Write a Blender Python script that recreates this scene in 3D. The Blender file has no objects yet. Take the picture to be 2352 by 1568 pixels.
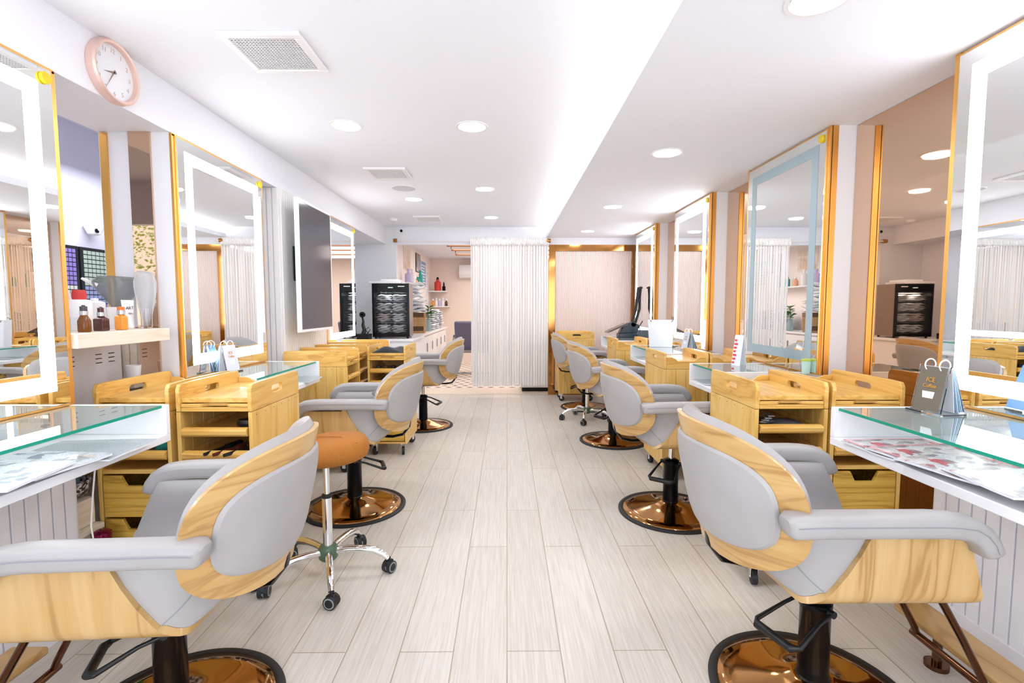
import bpy, math, random
from mathutils import Vector, Matrix
random.seed(7)
R = math.radians
C = bpy.context.scene
col = C.collection
# ---------------------------------------------------------------- camera, world, exposure
cam_d = bpy.data.cameras.new('camera'); cam = bpy.data.objects.new('camera', cam_d); col.objects.link(cam)
cam.location = (0, 0, 1.22); cam.rotation_euler = (R(90 - 3.99), 0, R(-0.607))
cam_d.sensor_width = 36; cam_d.lens = 1132 / 2352 * 36; cam_d.clip_start = .02
C.camera = cam
w = bpy.data.worlds.new('daylight'); C.world = w; w.use_nodes = True
w.node_tree.nodes['Background'].inputs[0].default_value = (.93, .96, 1, 1)
w.node_tree.nodes['Background'].inputs[1].default_value = 1.5
C.view_settings.view_transform = 'Standard'; C.view_settings.look = 'None'
C.view_settings.gamma = 1; C.view_settings.use_curve_mapping = False
C.view_settings.exposure = -0.06
DL = 4.6     # downlight watts


def area(name, loc, rot, sx, sy, watts, color=(1, 1, 1), disk=False):
    l = bpy.data.lights.new(name, 'AREA'); l.energy = watts; l.color = color
    l.shape = 'DISK' if disk else 'RECTANGLE'; l.size = sx
    if not disk: l.size_y = sy
    o = bpy.data.objects.new(name, l); o.location = loc; o.rotation_euler = rot; col.objects.link(o)
    return o


area('storefront_daylight', (0, -2.25, 1.15), (R(90), 0, 0), 3.6, 2.0, 80, (.88, .94, 1))   # sky light entering the front window
area('side_room_fill', (-2.9, 3.2, 2.35), (0, 0, 0), .8, 2.6, 42, (.92, .93, 1))          # unseen cool fill panel under the ceiling of the room behind the niche
area('wash_room_light', (.2, 8.8, 2.2), (0, 0, 0), 2.2, 2.4, 62, (1, .93, .89))                # lamps of the back room

# ---------------------------------------------------------------- materials
def srgb(h):
    h = h.lstrip('#'); v = [int(h[i:i + 2], 16) / 255 for i in (0, 2, 4)]
    return tuple(((c + .055) / 1.055) ** 2.4 if c > .04045 else c / 12.92 for c in v) + (1,)


def mat(name, color='#ffffff', rough=.5, metal=0., spec=None, trans=0., ior=1.45, emit=None, es=1., coat=0., alpha=1., sheen=0.):
    m = bpy.data.materials.new(name); m.use_nodes = True
    b = m.node_tree.nodes['Principled BSDF']
    b.inputs['Base Color'].default_value = srgb(color); b.inputs['Roughness'].default_value = rough
    b.inputs['Metallic'].default_value = metal; b.inputs['IOR'].default_value = ior
    b.inputs['Transmission Weight'].default_value = trans; b.inputs['Alpha'].default_value = alpha
    b.inputs['Coat Weight'].default_value = coat; b.inputs['Sheen Weight'].default_value = sheen
    if spec is not None: b.inputs['Specular IOR Level'].default_value = spec
    if emit: b.inputs['Emission Color'].default_value = srgb(emit); b.inputs['Emission Strength'].default_value = es
    return m


class N:
    """small node helper"""
    def __init__(s, m): s.t = m.node_tree; s.b = s.t.nodes['Principled BSDF']
    def n(s, ty, **k):
        x = s.t.nodes.new(ty)
        for a, v in k.items(): setattr(x, a, v)
        return x
    def l(s, a, b): s.t.links.new(a, b)
    def coord(s, scale=(1, 1, 1), rot=(0, 0, 0), out='Object'):
        c = s.n('ShaderNodeTexCoord'); mp = s.n('ShaderNodeMapping'); s.l(c.outputs[out], mp.inputs[0])
        mp.inputs['Scale'].default_value = scale; mp.inputs['Rotation'].default_value = rot
        return mp.outputs[0]
    def noise(s, vec, scale, detail=3, dist=0.):
        x = s.n('ShaderNodeTexNoise'); s.l(vec, x.inputs['Vector']); x.inputs['Scale'].default_value = scale
        x.inputs['Detail'].default_value = detail; x.inputs['Distortion'].default_value = dist
        return x.outputs['Fac']
    def ramp(s, fac, stops):
        x = s.n('ShaderNodeValToRGB'); s.l(fac, x.inputs[0]); e = x.color_ramp.elements
        while len(e) < len(stops): e.new(.5)
        for i, (p, c) in enumerate(stops): e[i].position = p; e[i].color = srgb(c) if isinstance(c, str) else c
        return x.outputs[0]
    def math(s, op, a, b=None):
        x = s.n('ShaderNodeMath', operation=op)
        for i, v in enumerate((a, b)):
            if v is None: continue
            if isinstance(v, (int, float)): x.inputs[i].default_value = v
            else: s.l(v, x.inputs[i])
        return x.outputs[0]
    def mix(s, fac, a, b, mode='MIX'):
        x = s.n('ShaderNodeMix', data_type='RGBA', blend_type=mode)
        for i, v in ((0, fac), (6, a), (7, b)):
            if isinstance(v, (int, float)): x.inputs[i].default_value = v
            elif isinstance(v, str): x.inputs[i].default_value = srgb(v)
            else: s.l(v, x.inputs[i])
        return x.outputs[2]
    def bump(s, h, strength=.2, dist=.002):
        x = s.n('ShaderNodeBump'); s.l(h, x.inputs['Height']); x.inputs['Strength'].default_value = strength
        x.inputs['Distance'].default_value = dist; s.l(x.outputs[0], s.b.inputs['Normal'])


def wood(name, c1, c2, c3, scale, rough=.4, coat=.15, s=3.0):
    """grain stretched by the small entry of scale"""
    m = mat(name, rough=rough, coat=coat); k = N(m)
    v = k.coord(scale)
    f = k.noise(v, s, 3, 1.2)
    wv = k.n('ShaderNodeMath', operation='SINE'); k.l(k.math('MULTIPLY', f, 26.0), wv.inputs[0])
    g = k.math('MULTIPLY_ADD', wv.outputs[0], .5); g.node.inputs[2].default_value = .5
    colr = k.ramp(g, [(0, c1), (.6, c2), (.86, c2), (1, c3)])
    f2 = k.noise(v, s * 9, 4)
    k.l(k.mix(.2, colr, k.ramp(f2, [(.3, c3), (.7, c1)])), k.b.inputs['Base Color'])
    oi = k.n('ShaderNodeObjectInfo')
    k.bump(f2, .06, .001)
    return m


M = {}
M['wall'] = mat('white_paint', '#efeff5', .55)
M['ceil'] = mat('ceiling_paint', '#f4f6fd', .7)
M['desk'] = mat('white_lacquer', '#f4f3f5', .25)
M['greywall'] = mat('pale_grey_paint', '#ebedf0', .6)
M['lav'] = mat('lavender_grey_paint', '#dcdce8', .6)
M['warmwall'] = mat('warm_cream_paint', '#f7e6da', .6)
M['brass'] = mat('brushed_brass', '#ecb566', .36, 1.0)
M['brassmir'] = mat('polished_brass', '#b9834a', .10, 1.0)
M['mirror'] = mat('silver_mirror', '#f2f4f4', .01, 1.0)
M['bronze'] = mat('bronze_mirror', '#e2c3a8', .015, 1.0)
M['led'] = mat('led_strip_glow', '#ffffff', .5, emit='#f8f8ff', es=12.0)
M['frost'] = mat('frosted_mirror_band', '#a3b6be', .55)
M['dl'] = mat('downlight_lens', '#ffffff', .5, emit='#fffdf8', es=9.0)
M['cove'] = mat('cove_led_glow', '#ffffff', .5, emit='#fffaf4', es=24.0)
M['chrome'] = mat('chrome', '#e6e8ea', .06, 1.0)
M['copper'] = mat('polished_copper', '#b0804e', .09, 1.0)
M['bronzetube'] = mat('bronze_tube', '#6b4a36', .16, 1.0)
M['black'] = mat('black_gloss', '#0c0c0e', .22, spec=.2)
M['rubber'] = mat('black_rubber', '#1d1f22', .55)
M['rubgrey'] = mat('grey_rubber', '#8f9294', .6)
M['bplastic'] = mat('black_plastic', '#17191c', .4)
M['green'] = mat('green_plastic_hub', '#4c6450', .3)
M['darkin'] = mat('dark_fabric', '#2b2d36', .9)
M['white'] = mat('white_plastic', '#f3f2f3', .35)
M['wpanel'] = mat('white_panel', '#efecef', .45)
M['tvglass'] = mat('dark_tv_glass', '#4c4750', .12)
M['acryl'] = mat('clear_acrylic', '#ffffff', .02, trans=1.0, ior=1.3)
M['greyshield'] = mat('smoky_translucent_plastic', '#8d9090', .12, alpha=.62)
M['clearshield'] = mat('milky_translucent_plastic', '#dfe0e6', .15, alpha=.6)
M['paper'] = mat('white_paper', '#e8eaf0', .7)
M['glassedge'] = mat('green_glass_edge', '#1f9a80', .15)
M['cloth'] = mat('white_towel', '#eef0f4', .95, sheen=.3)
M['rope'] = mat('white_string', '#f8f4f2', .85)
M['pinkcloth'] = mat('white_cloth_pink_stripe', '#efe3e3', .95)
M['purplegrey'] = mat('purple_grey_upholstery', '#6d6a80', .7)
M['steel'] = mat('grey_steel', '#9b9a9c', .3, 1.0)
M['rosegold'] = mat('rose_gold', '#efd0c4', .38, .8)
M['yellow'] = mat('yellow_plastic', '#e9c81e', .35)
M['orangefab'] = mat('tan_orange_vinyl', '#b9711f', .75)
M['thread'] = mat('grey_thread', '#8f9099', .8)

m = M['leather'] = mat('light_grey_leather', '#c6c6ca', .42); k = N(m)
k.bump(k.noise(k.coord((1, 1, 1)), 260, 2), .12, .001)
k.l(k.mix(k.ramp(k.noise(k.coord(), 5, 2), [(.35, '#000000'), (.7, '#ffffff')]), '#a4a1a1', '#aba8a8'), k.b.inputs['Base Color'])
k = N(M['orangefab']); f = k.noise(k.coord(), 120, 4)
k.l(k.ramp(f, [(.3, '#a4651f'), (.7, '#ac6d26')]), k.b.inputs['Base Color']); k.bump(f, .1, .001)

M['pine'] = wood('yellow_pine', '#e9c377', '#e3b965', '#d6a650', (5, 5, .6), .38, .2, 1.2)
M['pineH'] = wood('yellow_pine_crosswise', '#e6bd6c', '#deb05a', '#cc9744', (.6, 5, 7), .38, .2, 1.2)
M['pineD'] = wood('yellow_pine_lengthwise', '#e6bd6c', '#deb05a', '#cc9744', (5, .6, 7), .38, .2, 1.2)
M['pineold'] = wood('golden_pine_drawer', '#dbb453', '#cfa344', '#b1862f', (.8, 6, 11), .42, .15, 1.3)
M['veneer'] = wood('oak_veneer_vertical_grain', '#cfac76', '#c69f65', '#a9824a', (7, 2, .7), .33, .3, .9)
M['veneerH'] = wood('oak_veneer_level_grain', '#cfaa70', '#c59d62', '#ae854e', (2, .8, 9), .33, .3, 1.2)
M['lightwood'] = wood('pale_ash_board', '#f1e7d8', '#ece0cf', '#e2d3be', (6, .6, 9), .5, .0, 1.5)

m = M['fluted'] = mat('pale_ribbed_panel', '#ece9e8', .5)
# floor
m = M['floor'] = mat('pale_wood_planks', rough=.36); k = N(m); v = k.coord((1, 1, 1), (0, 0, R(90)))
br = k.n('ShaderNodeTexBrick'); k.l(v, br.inputs['Vector'])
br.offset = .37; br.offset_frequency = 2; br.squash = 1
for nme, val in (('Scale', 1.0), ('Mortar Size', .0022), ('Mortar Smooth', .2), ('Bias', 0.0), ('Brick Width', 1.22), ('Row Height', .19)):
    br.inputs[nme].default_value = val
br.inputs['Color1'].default_value = srgb('#d3cdc4'); br.inputs['Color2'].default_value = srgb('#d9d4cc'); br.inputs['Mortar'].default_value = srgb('#a79d89')
g1 = k.noise(k.coord((40, 1.3, 1)), 3, 5, .8)
cc = k.mix(.55, br.outputs['Color'], k.mix(1.0, br.outputs['Color'], k.ramp(g1, [(.3, '#ddd6cc'), (.62, '#ffffff')]), 'MULTIPLY'))
k.l(cc, k.b.inputs['Base Color']); k.bump(g1, .05, .001)
# triangle tiles
m = M['tile'] = mat('triangle_pattern_tile', rough=.35); k = N(m); c = k.coord((6.2, 6.2, 1))
sp = k.n('ShaderNodeSeparateXYZ'); k.l(c, sp.inputs[0])
row = k.math('FLOOR', sp.outputs[1]); off = k.math('MULTIPLY', k.math('MODULO', k.math('ABSOLUTE', row), 2), .5)
fx = k.math('FRACT', k.math('ADD', sp.outputs[0], off)); fy = k.math('FRACT', sp.outputs[1])
tri = k.math('LESS_THAN', k.math('ADD', k.math('ABSOLUTE', k.math('SUBTRACT', fx, .5)), k.math('MULTIPLY', fy, .62)), .36)
k.l(k.mix(tri, '#f3e6d8', '#6a5f66'), k.b.inputs['Base Color'])
m = M['bigtile'] = mat('beige_threshold_tile', '#eedfcd', .4)
# prints
def printed(name, stops, scale):
    m = mat(name, rough=.3, coat=.3); k = N(m); vo = k.n('ShaderNodeTexVoronoi'); vo.inputs['Scale'].default_value = scale
    vo.distance = 'CHEBYCHEV'; c = k.coord((1, .8, 1)); k.l(c, vo.inputs['Vector'])
    s = k.n('ShaderNodeSeparateColor'); k.l(vo.outputs['Color'], s.inputs[0])
    a = k.ramp(s.outputs[0], stops); fine = k.ramp(k.noise(k.coord((60, 240, 1)), 2, 3), [(.42, '#8a8a90'), (.5, '#ffffff')])
    k.l(k.mix(.45, a, k.mix(1., a, fine, 'MULTIPLY')), k.b.inputs['Base Color']); return m
M['mag1'] = printed('printed_red_magazine', [(0, '#f0e9ea'), (.3, '#e4e2e5'), (.45, '#d8c6c0'), (.6, '#a9a5ab'), (.72, '#ead6cf'), (.85, '#7d7880'), (.96, '#d8485a')], 46)
M['mag2'] = printed('printed_pale_magazine', [(0, '#cfd6dc'), (.4, '#e6e9ec'), (.6, '#a3b6c2'), (.8, '#dfd0c6'), (.93, '#5f7898')], 30)
M['mag3'] = printed('printed_grey_magazine', [(0, '#a6aeb1'), (.5, '#b3babb'), (1, '#949ea4')], 4)
M['basketprint'] = printed('black_white_print_fabric', [(0, '#f0f0f0'), (.4, '#8a8a92'), (.7, '#2d2d35')], 90)
# frosted ribbed partition glass
m = M['ribglass'] = mat('ribbed_pinkish_acrylic', '#f3e4de', .22)
m.node_tree.nodes['Principled BSDF'].inputs['Transmission Weight'].default_value = .35
# curtain in warm, wicker
m = M['wicker'] = mat('wicker', rough=.7); k = N(m)
br = k.n('ShaderNodeTexBrick'); k.l(k.coord((1, 1, 1), out='Generated'), br.inputs['Vector']); br.inputs['Scale'].default_value = 8
br.inputs['Color1'].default_value = srgb('#c79d6c'); br.inputs['Color2'].default_value = srgb('#a87f52'); br.inputs['Mortar'].default_value = srgb('#5b3f26')
k.l(br.outputs['Color'], k.b.inputs['Base Color'])
# table glass: tinted, thin
m = M['glass'] = mat('clear_table_glass', '#eefaf6', .0, trans=1.0, ior=1.45)
m = M['doorglass'] = mat('dark_cabinet_glass', '#5a5e62', .02, alpha=.12, spec=.5)
m = M['leaf'] = mat('green_leaf', '#3f7a36', .5)


# ---------------------------------------------------------------- mesh builder
class MB:
    def __init__(s): s.v = []; s.f = []; s.m = []
    def add(s, vs, fs, m=0):
        o = len(s.v); s.v += [tuple(p) for p in vs]; s.f += [tuple(i + o for i in f) for f in fs]; s.m += [m] * len(fs); return s
    def box(s, x0, y0, z0, x1, y1, z1, m=0):
        x0, x1 = sorted((x0, x1)); y0, y1 = sorted((y0, y1)); z0, z1 = sorted((z0, z1))
        v = [(x, y, z) for z in (z0, z1) for y in (y0, y1) for x in (x0, x1)]
        return s.add(v, [(0, 2, 3, 1), (4, 5, 7, 6), (0, 1, 5, 4), (2, 6, 7, 3), (0, 4, 6, 2), (1, 3, 7, 5)], m)
    def prism(s, poly, ax, a, b, m=0):
        def p3(p, t): q = list(p); q.insert(ax, t); return q
        n = len(poly); v = [p3(p, a) for p in poly] + [p3(p, b) for p in poly]
        f = [tuple(range(n))[::-1], tuple(range(n, 2 * n))] + [(i, (i + 1) % n, n + (i + 1) % n, n + i) for i in range(n)]
        return s.add(v, f, m)
    def ring(s, outer, inner, ax, a, b, m=0):
        def p3(p, t): q = list(p); q.insert(ax, t); return q
        n = len(outer); v = [p3(p, a) for p in outer] + [p3(p, a) for p in inner] + [p3(p, b) for p in outer] + [p3(p, b) for p in inner]; f = []
        for i in range(n):
            j = (i + 1) % n
            f += [(i, n + i, n + j, j), (2 * n + i, 2 * n + j, 3 * n + j, 3 * n + i), (i, j, 2 * n + j, 2 * n + i), (n + i, 3 * n + i, 3 * n + j, n + j)]
        return s.add(v, f, m)
    def lathe(s, prof, n=32, c=(0, 0, 0), axis=2, m=0):
        v = []; f = []
        for r, z in prof:
            for i in range(n):
                a = 2 * math.pi * i / n; p = [r * math.cos(a), r * math.sin(a)]; p.insert(axis, z)
                v.append((p[0] + c[0], p[1] + c[1], p[2] + c[2]))
        for k_ in range(len(prof) - 1):
            for i in range(n):
                j = (i + 1) % n; f.append((k_ * n + i, k_ * n + j, (k_ + 1) * n + j, (k_ + 1) * n + i))
        if prof[0][0] > 1e-5: f.append(tuple(range(n))[::-1])
        if prof[-1][0] > 1e-5: f.append(tuple(range((len(prof) - 1) * n, len(prof) * n)))
        return s.add(v, f, m)
    def cyl(s, r, z0, z1, c=(0, 0, 0), axis=2, n=24, m=0): return s.lathe([(r, z0), (r, z1)], n, c, axis, m)
    def tube(s, pts, r, n=10, closed=False, m=0, flat=1.0, up=None):
        P = [Vector(p) for p in pts]; K = len(P); v = []; f = []; prev = None
        for i in range(K):
            if closed: t = (P[(i + 1) % K] - P[i - 1]).normalized()
            else: t = (P[min(i + 1, K - 1)] - P[max(i - 1, 0)]).normalized()
            if prev is None:
                u = Vector(up) if up else (Vector((0, 0, 1)) if abs(t.z) < .9 else Vector((1, 0, 0)))
            else: u = prev
            u = (u - t * u.dot(t)).normalized(); prev = u; w_ = t.cross(u)
            rr = r[i] if isinstance(r, (list, tuple)) else r
            for j in range(n):
                a = 2 * math.pi * j / n; v.append(P[i] + u * rr * math.cos(a) + w_ * rr * flat * math.sin(a))
        for i in range(K if closed else K - 1):
            i2 = (i + 1) % K
            for j in range(n): j2 = (j + 1) % n; f.append((i * n + j, i * n + j2, i2 * n + j2, i2 * n + j))
        if not closed: f += [tuple(range(n))[::-1], tuple(range((K - 1) * n, K * n))]
        return s.add(v, f, m)
    def sheet(s, g, m=0):
        a, b = len(g), len(g[0]); v = [p for row in g for p in row]
        return s.add(v, [(i * b + j, i * b + j + 1, (i + 1) * b + j + 1, (i + 1) * b + j) for i in range(a - 1) for j in range(b - 1)], m)
    def solid(s, g1, g2, m=0):
        """closed slab between two equal grids"""
        a, b = len(g1), len(g1[0]); n = a * b; v = [p for r_ in g1 for p in r_] + [p for r_ in g2 for p in r_]; f = []
        for i in range(a - 1):
            for j in range(b - 1):
                q = (i * b + j, i * b + j + 1, (i + 1) * b + j + 1, (i + 1) * b + j); f += [q, tuple(x + n for x in q[::-1])]
        rim = [(0, j) for j in range(b)] + [(i, b - 1) for i in range(1, a)] + [(a - 1, j) for j in range(b - 2, -1, -1)] + [(i, 0) for i in range(a - 2, 0, -1)]
        for q in range(len(rim)):
            x = rim[q][0] * b + rim[q][1]; q2 = rim[(q + 1) % len(rim)]; y = q2[0] * b + q2[1]; f.append((x, x + n, y + n, y))
        return s.add(v, f, m)
    def build(s, name, mats, parent=None, bev=0, sub=0, ang=38, loc=None, rot=None, seg=2):
        me = bpy.data.meshes.new(name); me.from_pydata(s.v, [], s.f)
        if not isinstance(mats, (list, tuple)): mats = [mats]
        for x in mats: me.materials.append(x)
        for p, i in zip(me.polygons, s.m): p.material_index = i
        me.validate(); import bmesh
        b = bmesh.new(); b.from_mesh(me); bmesh.ops.recalc_face_normals(b, faces=b.faces); b.to_mesh(me); b.free()
        me.shade_smooth(); me.set_sharp_from_angle(angle=R(ang))
        o = bpy.data.objects.new(name, me); col.objects.link(o)
        if parent: o.parent = parent
        if loc: o.location = loc
        if rot: o.rotation_euler = rot
        if bev:
            d = o.modifiers.new('bevel', 'BEVEL'); d.width = bev; d.segments = seg; d.limit_method = 'ANGLE'; d.angle_limit = R(40); d.harden_normals = False
        if sub: d = o.modifiers.new('sub', 'SUBSURF'); d.levels = sub; d.render_levels = sub
        return o


def tag(o, label=None, cat=None, group=None, kind=None):
    if label: o['label'] = label
    if cat: o['category'] = cat
    if group: o['group'] = group
    if kind: o['kind'] = kind
    return o


def thing(name, label, cat, loc=(0, 0, 0), rz=0, group=None):
    o = bpy.data.objects.new(name, None); o.empty_display_size = .05; col.objects.link(o); o.location = loc; o.rotation_euler = (0, 0, rz)
    return tag(o, label, cat, group)


def struct(o): o['kind'] = 'structure'; return o


KIDS = {}
def copy_tree(o, parent=None):
    c = o.copy(); col.objects.link(c); c.parent = parent
    for ch in [q for q in list(col.objects) if q.parent == o]: copy_tree(ch, c)
    return c


def rrect(cx, cy, w_, h, r, n=48, rbot=None):
    """points on a rounded rectangle, one per ray angle (for ring())"""
    out = []
    for i in range(n):
        a = 2 * math.pi * (i + .5) / n; dx, dy = math.cos(a), math.sin(a); lo, hi = 0, w_ + h
        for _ in range(26):
            t = (lo + hi) / 2; x, y = dx * t, dy * t; rr = r if (y > 0 or rbot is None) else rbot
            qx, qy = abs(x) - w_ / 2 + rr, abs(y) - h / 2 + rr
            d = math.hypot(max(qx, 0), max(qy, 0)) + min(max(qx, qy), 0) - rr
            if d > 0: hi = t
            else: lo = t
        out.append((cx + dx * lo, cy + dy * lo))
    return out


def text(body, size, m, parent=None, loc=(0, 0, 0), rot=(0, 0, 0), name='lettering', ext=.0004, align='CENTER', label=None):
    cu = bpy.data.curves.new(name, 'FONT'); cu.body = body; cu.size = size; cu.extrude = ext; cu.align_x = align; cu.align_y = 'CENTER'; cu.resolution_u = 2
    t = bpy.data.objects.new(name, cu); col.objects.link(t); dg = bpy.context.evaluated_depsgraph_get()
    me = bpy.data.meshes.new_from_object(t.evaluated_get(dg)); me.materials.clear(); me.materials.append(m)
    bpy.data.objects.remove(t); o = bpy.data.objects.new(name, me); col.objects.link(o)
    o.parent = parent; o.location = loc; o.rotation_euler = rot
    if label: o['label'] = label
    return o


# ================================================================ THE ROOM
ZC, ZR = 2.31, 2.165          # high and low ceiling
XL, XR = -1.655, 1.70         # faces of the mirror pillars
YB = 6.82
def slab(name, mt, *b): return struct(MB().box(*b).build(name, mt))

slab('floor', M['floor'], -2.2, -2.4, -.05, 2.0, 6.86, 0)
slab('floor_threshold', M['bigtile'], -1.6, 6.861, -.05, 2.2, 7.35, .004)
slab('floor_back', M['tile'], -1.7, 7.351, -.05, 2.2, 10.8, 0)
slab('floor_side', M['bigtile'], -5.5, -1.1, -.051, -2.201, 5.5, -.001)
b = MB().box(-2.2, -2.4, ZC, .78, 6.95, ZC + .05); struct(b.build('ceiling', M['ceil']))
b = MB().box(.545, -2.4, ZR, 2.0, 6.82, ZR + .03).box(.545, -2.4, ZR + .03, .56, 6.82, ZR + .055)   # lowered ceiling with upstand lip
b.box(.78, -2.4, ZR + .03, .80, 6.82, ZC + .05); struct(b.build('ceiling_low', M['ceil']))
cv = MB().box(.66, -2.3, ZR + .03, .70, 6.75, ZR + .045).build('cove_light', M['cove'])
tag(cv, 'long warm white light strip in the recess along the lowered ceiling edge', 'light')
# left beam, side wall, pillars
struct(MB().box(-2.0, -2.4, 2.075, -1.65, 5.405, ZC).box(-2.2, 5.405, 2.075, -1.65, YB, ZC).build('ceiling_beam', M['wall']))

def flutes(b, axis, fixed, a0, a1, z0, z1, pitch=.05, d=.008, sign=1, m=0):
    """raised ribs on a panel. axis: running axis (0 x, 1 y)"""
    n = max(1, int((a1 - a0) / pitch)); p = (a1 - a0) / n
    for i in range(n):
        s0, s1 = a0 + i * p + p * .09, a0 + (i + 1) * p - p * .09
        if axis == 1: b.box(fixed, s0, z0, fixed + sign * d, s1, z1, m)
        else: b.box(s0, fixed, z0, s1, fixed + sign * d, z1, m)

L = MB()
L.box(-2.0, -2.4, 0, XL - .002, 1.87, 2.075)
L.box(-2.0, 2.50, 0, XL - .002, 3.39, 2.075)
L.box(-2.0, 3.391, 0, -1.80, 3.61, 2.075)
L.box(-2.0, 4.47, 0, -1.80, 4.5, 2.075)
L.box(-2.0, 4.501, 0, XL - .002, 5.40, 2.075)
L.box(-2.2, 5.405, 0, -2.1, YB, 2.075)
L.box(-2.03, 1.871, 0, -1.99, 2.499, 1.06)
flutes(L, 1, XL - .002, -2.3, 1.86, .08, .70)
struct(L.build('wall_left', M['wall']))
b = MB().box(-2.0, 3.611, 0, -1.632, 4.469, 2.075); flutes(b, 1, -1.632, 3.62, 4.46, .02, 2.07, .036, .009)
flutes(b, 0, 3.611, -1.8, -1.64, .02, 2.07, .04, .009, -1)
struct(b.build('wall_left_ribbed', M['fluted']))
b = MB(); flutes(b, 1, -1.99, 1.88, 2.49, .02, 1.05, .045, .006); flutes(b, 0, 2.499, -1.98, -1.86, .02, 1.05, .03, .006, -1); struct(b.build('wall_left_niche', M['lightwood']))
# right wall
Rw = MB().box(1.835, -2.4, 0, 2.0, YB, ZR)
RP = [(1.04, 1.90), (2.62, 3.49), (4.12, 5.0), (5.63, 6.50)]
for a, c in RP:
    Rw.box(XR + .002, a, 0, 1.835, c, ZR); flutes(Rw, 1, XR + .002, a + .01, c - .01, .08, .70, .05, .008, -1)
Rw.box(XR + .002, -2.4, 0, 1.835, .45, ZR)
struct(Rw.build('wall_right', M['wall']))
slab('baseboard_left', M['wall'], XL - .002, -2.3, 0, XL + .012, 1.86, .08)
slab('baseboard_right', M['wall'], XR + .002, 1.04, 0, XR - .012, 1.90, .08)
# back wall with opening to the wash room
b = MB().box(-2.2, YB, 0, -1.51, YB + .1, 2.075).box(-2.2, YB, 2.075, 2.0, YB + .1, ZC).box(1.80, YB, 0, 2.0, YB + .1, 2.075)
struct(b.build('wall_back', M['greywall']))
slab('wall_back_lintel', M['wall'], -1.51, YB - .006, 2.07, 2.0, YB + .0, ZC)
# wash room
b = MB().box(-1.75, 6.93, 0, -1.65, 10.8, 2.3); struct(b.build('wall_washroom_left', mat('pink_white_paint', '#f8eeea', .55)))
b = MB().box(-1.75, 10.8, 0, 2.3, 10.9, 2.3); struct(b.build('wall_washroom_back', M['warmwall']))
b = MB().box(2.2, 6.93, 0, 2.3, 10.8, 2.3); struct(b.build('wall_washroom_right', M['warmwall']))
slab('ceiling_washroom', M['wall'], -1.75, 6.93, 2.26, 2.3, 10.9, 2.31)
# side room seen through the niche
b = MB().box(-3.6, 2.6, 0, -3.5, 5.3, 2.7).box(-5.5, -1.0, 0, -5.4, 2.6, 2.7).box(-5.4, 2.55, 0, -3.5, 2.6, 2.7); struct(b.build('wall_side_far', M['lav']))
b = MB().box(-3.5, 5.3, 0, -2.001, 5.399, 2.7).box(-5.5, -1.1, 0, -2.001, -1.0, .5).box(-5.5, -1.1, 2.2, -2.001, -1.0, 2.7).box(-5.5, -1.1, .5, -5.3, -1.0, 2.2).box(-2.3, -1.1, .5, -2.001, -1.0, 2.2); struct(b.build('wall_side_ends', M['lav']))
struct(MB().box(-3.9, -1.08, .5, -3.84, -1.02, 2.2).build('window_side_frame', M['bplastic']))
slab('ceiling_side', M['lav'], -5.5, -1.1, 2.7, -1.95, 5.5, 2.75)
t = thing('street_tree', 'green leafy tree outside, seen in the bronze mirror strip', 'tree', (-4.9, -2.6, 0))
MB().tube([(0, 0, 0), (.05, 0, .8), (0, .05, 1.5), (.1, 0, 2.4)], [.13, .11, .09, .06], 12).tube([(.02, .02, 1.3), (.35, 0, 1.8), (.5, .1, 2.3)], [.06, .05, .03], 10).build('trunk', mat('tree_bark', '#6f6357', .9), t)
b = MB(); rn = random.Random(11)
for i in range(2600):
    a = rn.uniform(0, 6.28); r_ = 1.1 * rn.random() ** .5; c0 = Vector((r_ * math.cos(a), r_ * math.sin(a) * .8, 1.25 + 1.5 * rn.random())); d_ = Vector((rn.gauss(0, 1), rn.gauss(0, 1), rn.gauss(0, 1))).normalized(); e_ = d_.orthogonal()
    e_ = e_.normalized() * .016
    b.add([c0, c0 + d_ * .03 + e_, c0 + d_ * .065, c0 + d_ * .03 - e_], [(0, 1, 2, 3)])
b.build('foliage', mat('bright_leaf', '#b5cf5c', .5), t)
slab('pavement', M['bigtile'], -8, -6, -.06, 3, -2.46, -.01)
slab('wall_side_upper', M['lav'], -2.01, -1.0, 2.08, -2.001, 5.3, 2.7)
# storefront behind the camera
b = MB().box(-2.2, -2.45, 0, 2.0, -2.38, .15).box(-2.2, -2.45, 2.1, 2.0, -2.38, ZC).box(-2.2, -2.45, .15, -1.9, -2.38, 2.1).box(1.85, -2.45, .15, 2.0, -2.38, 2.1)
struct(b.build('wall_front', M['wall']))
b = MB()
for x in (-.7, .55): b.box(x - .03, -2.44, .15, x + .03, -2.39, 2.1)
struct(b.build('window_frame', M['bplastic']))

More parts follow.
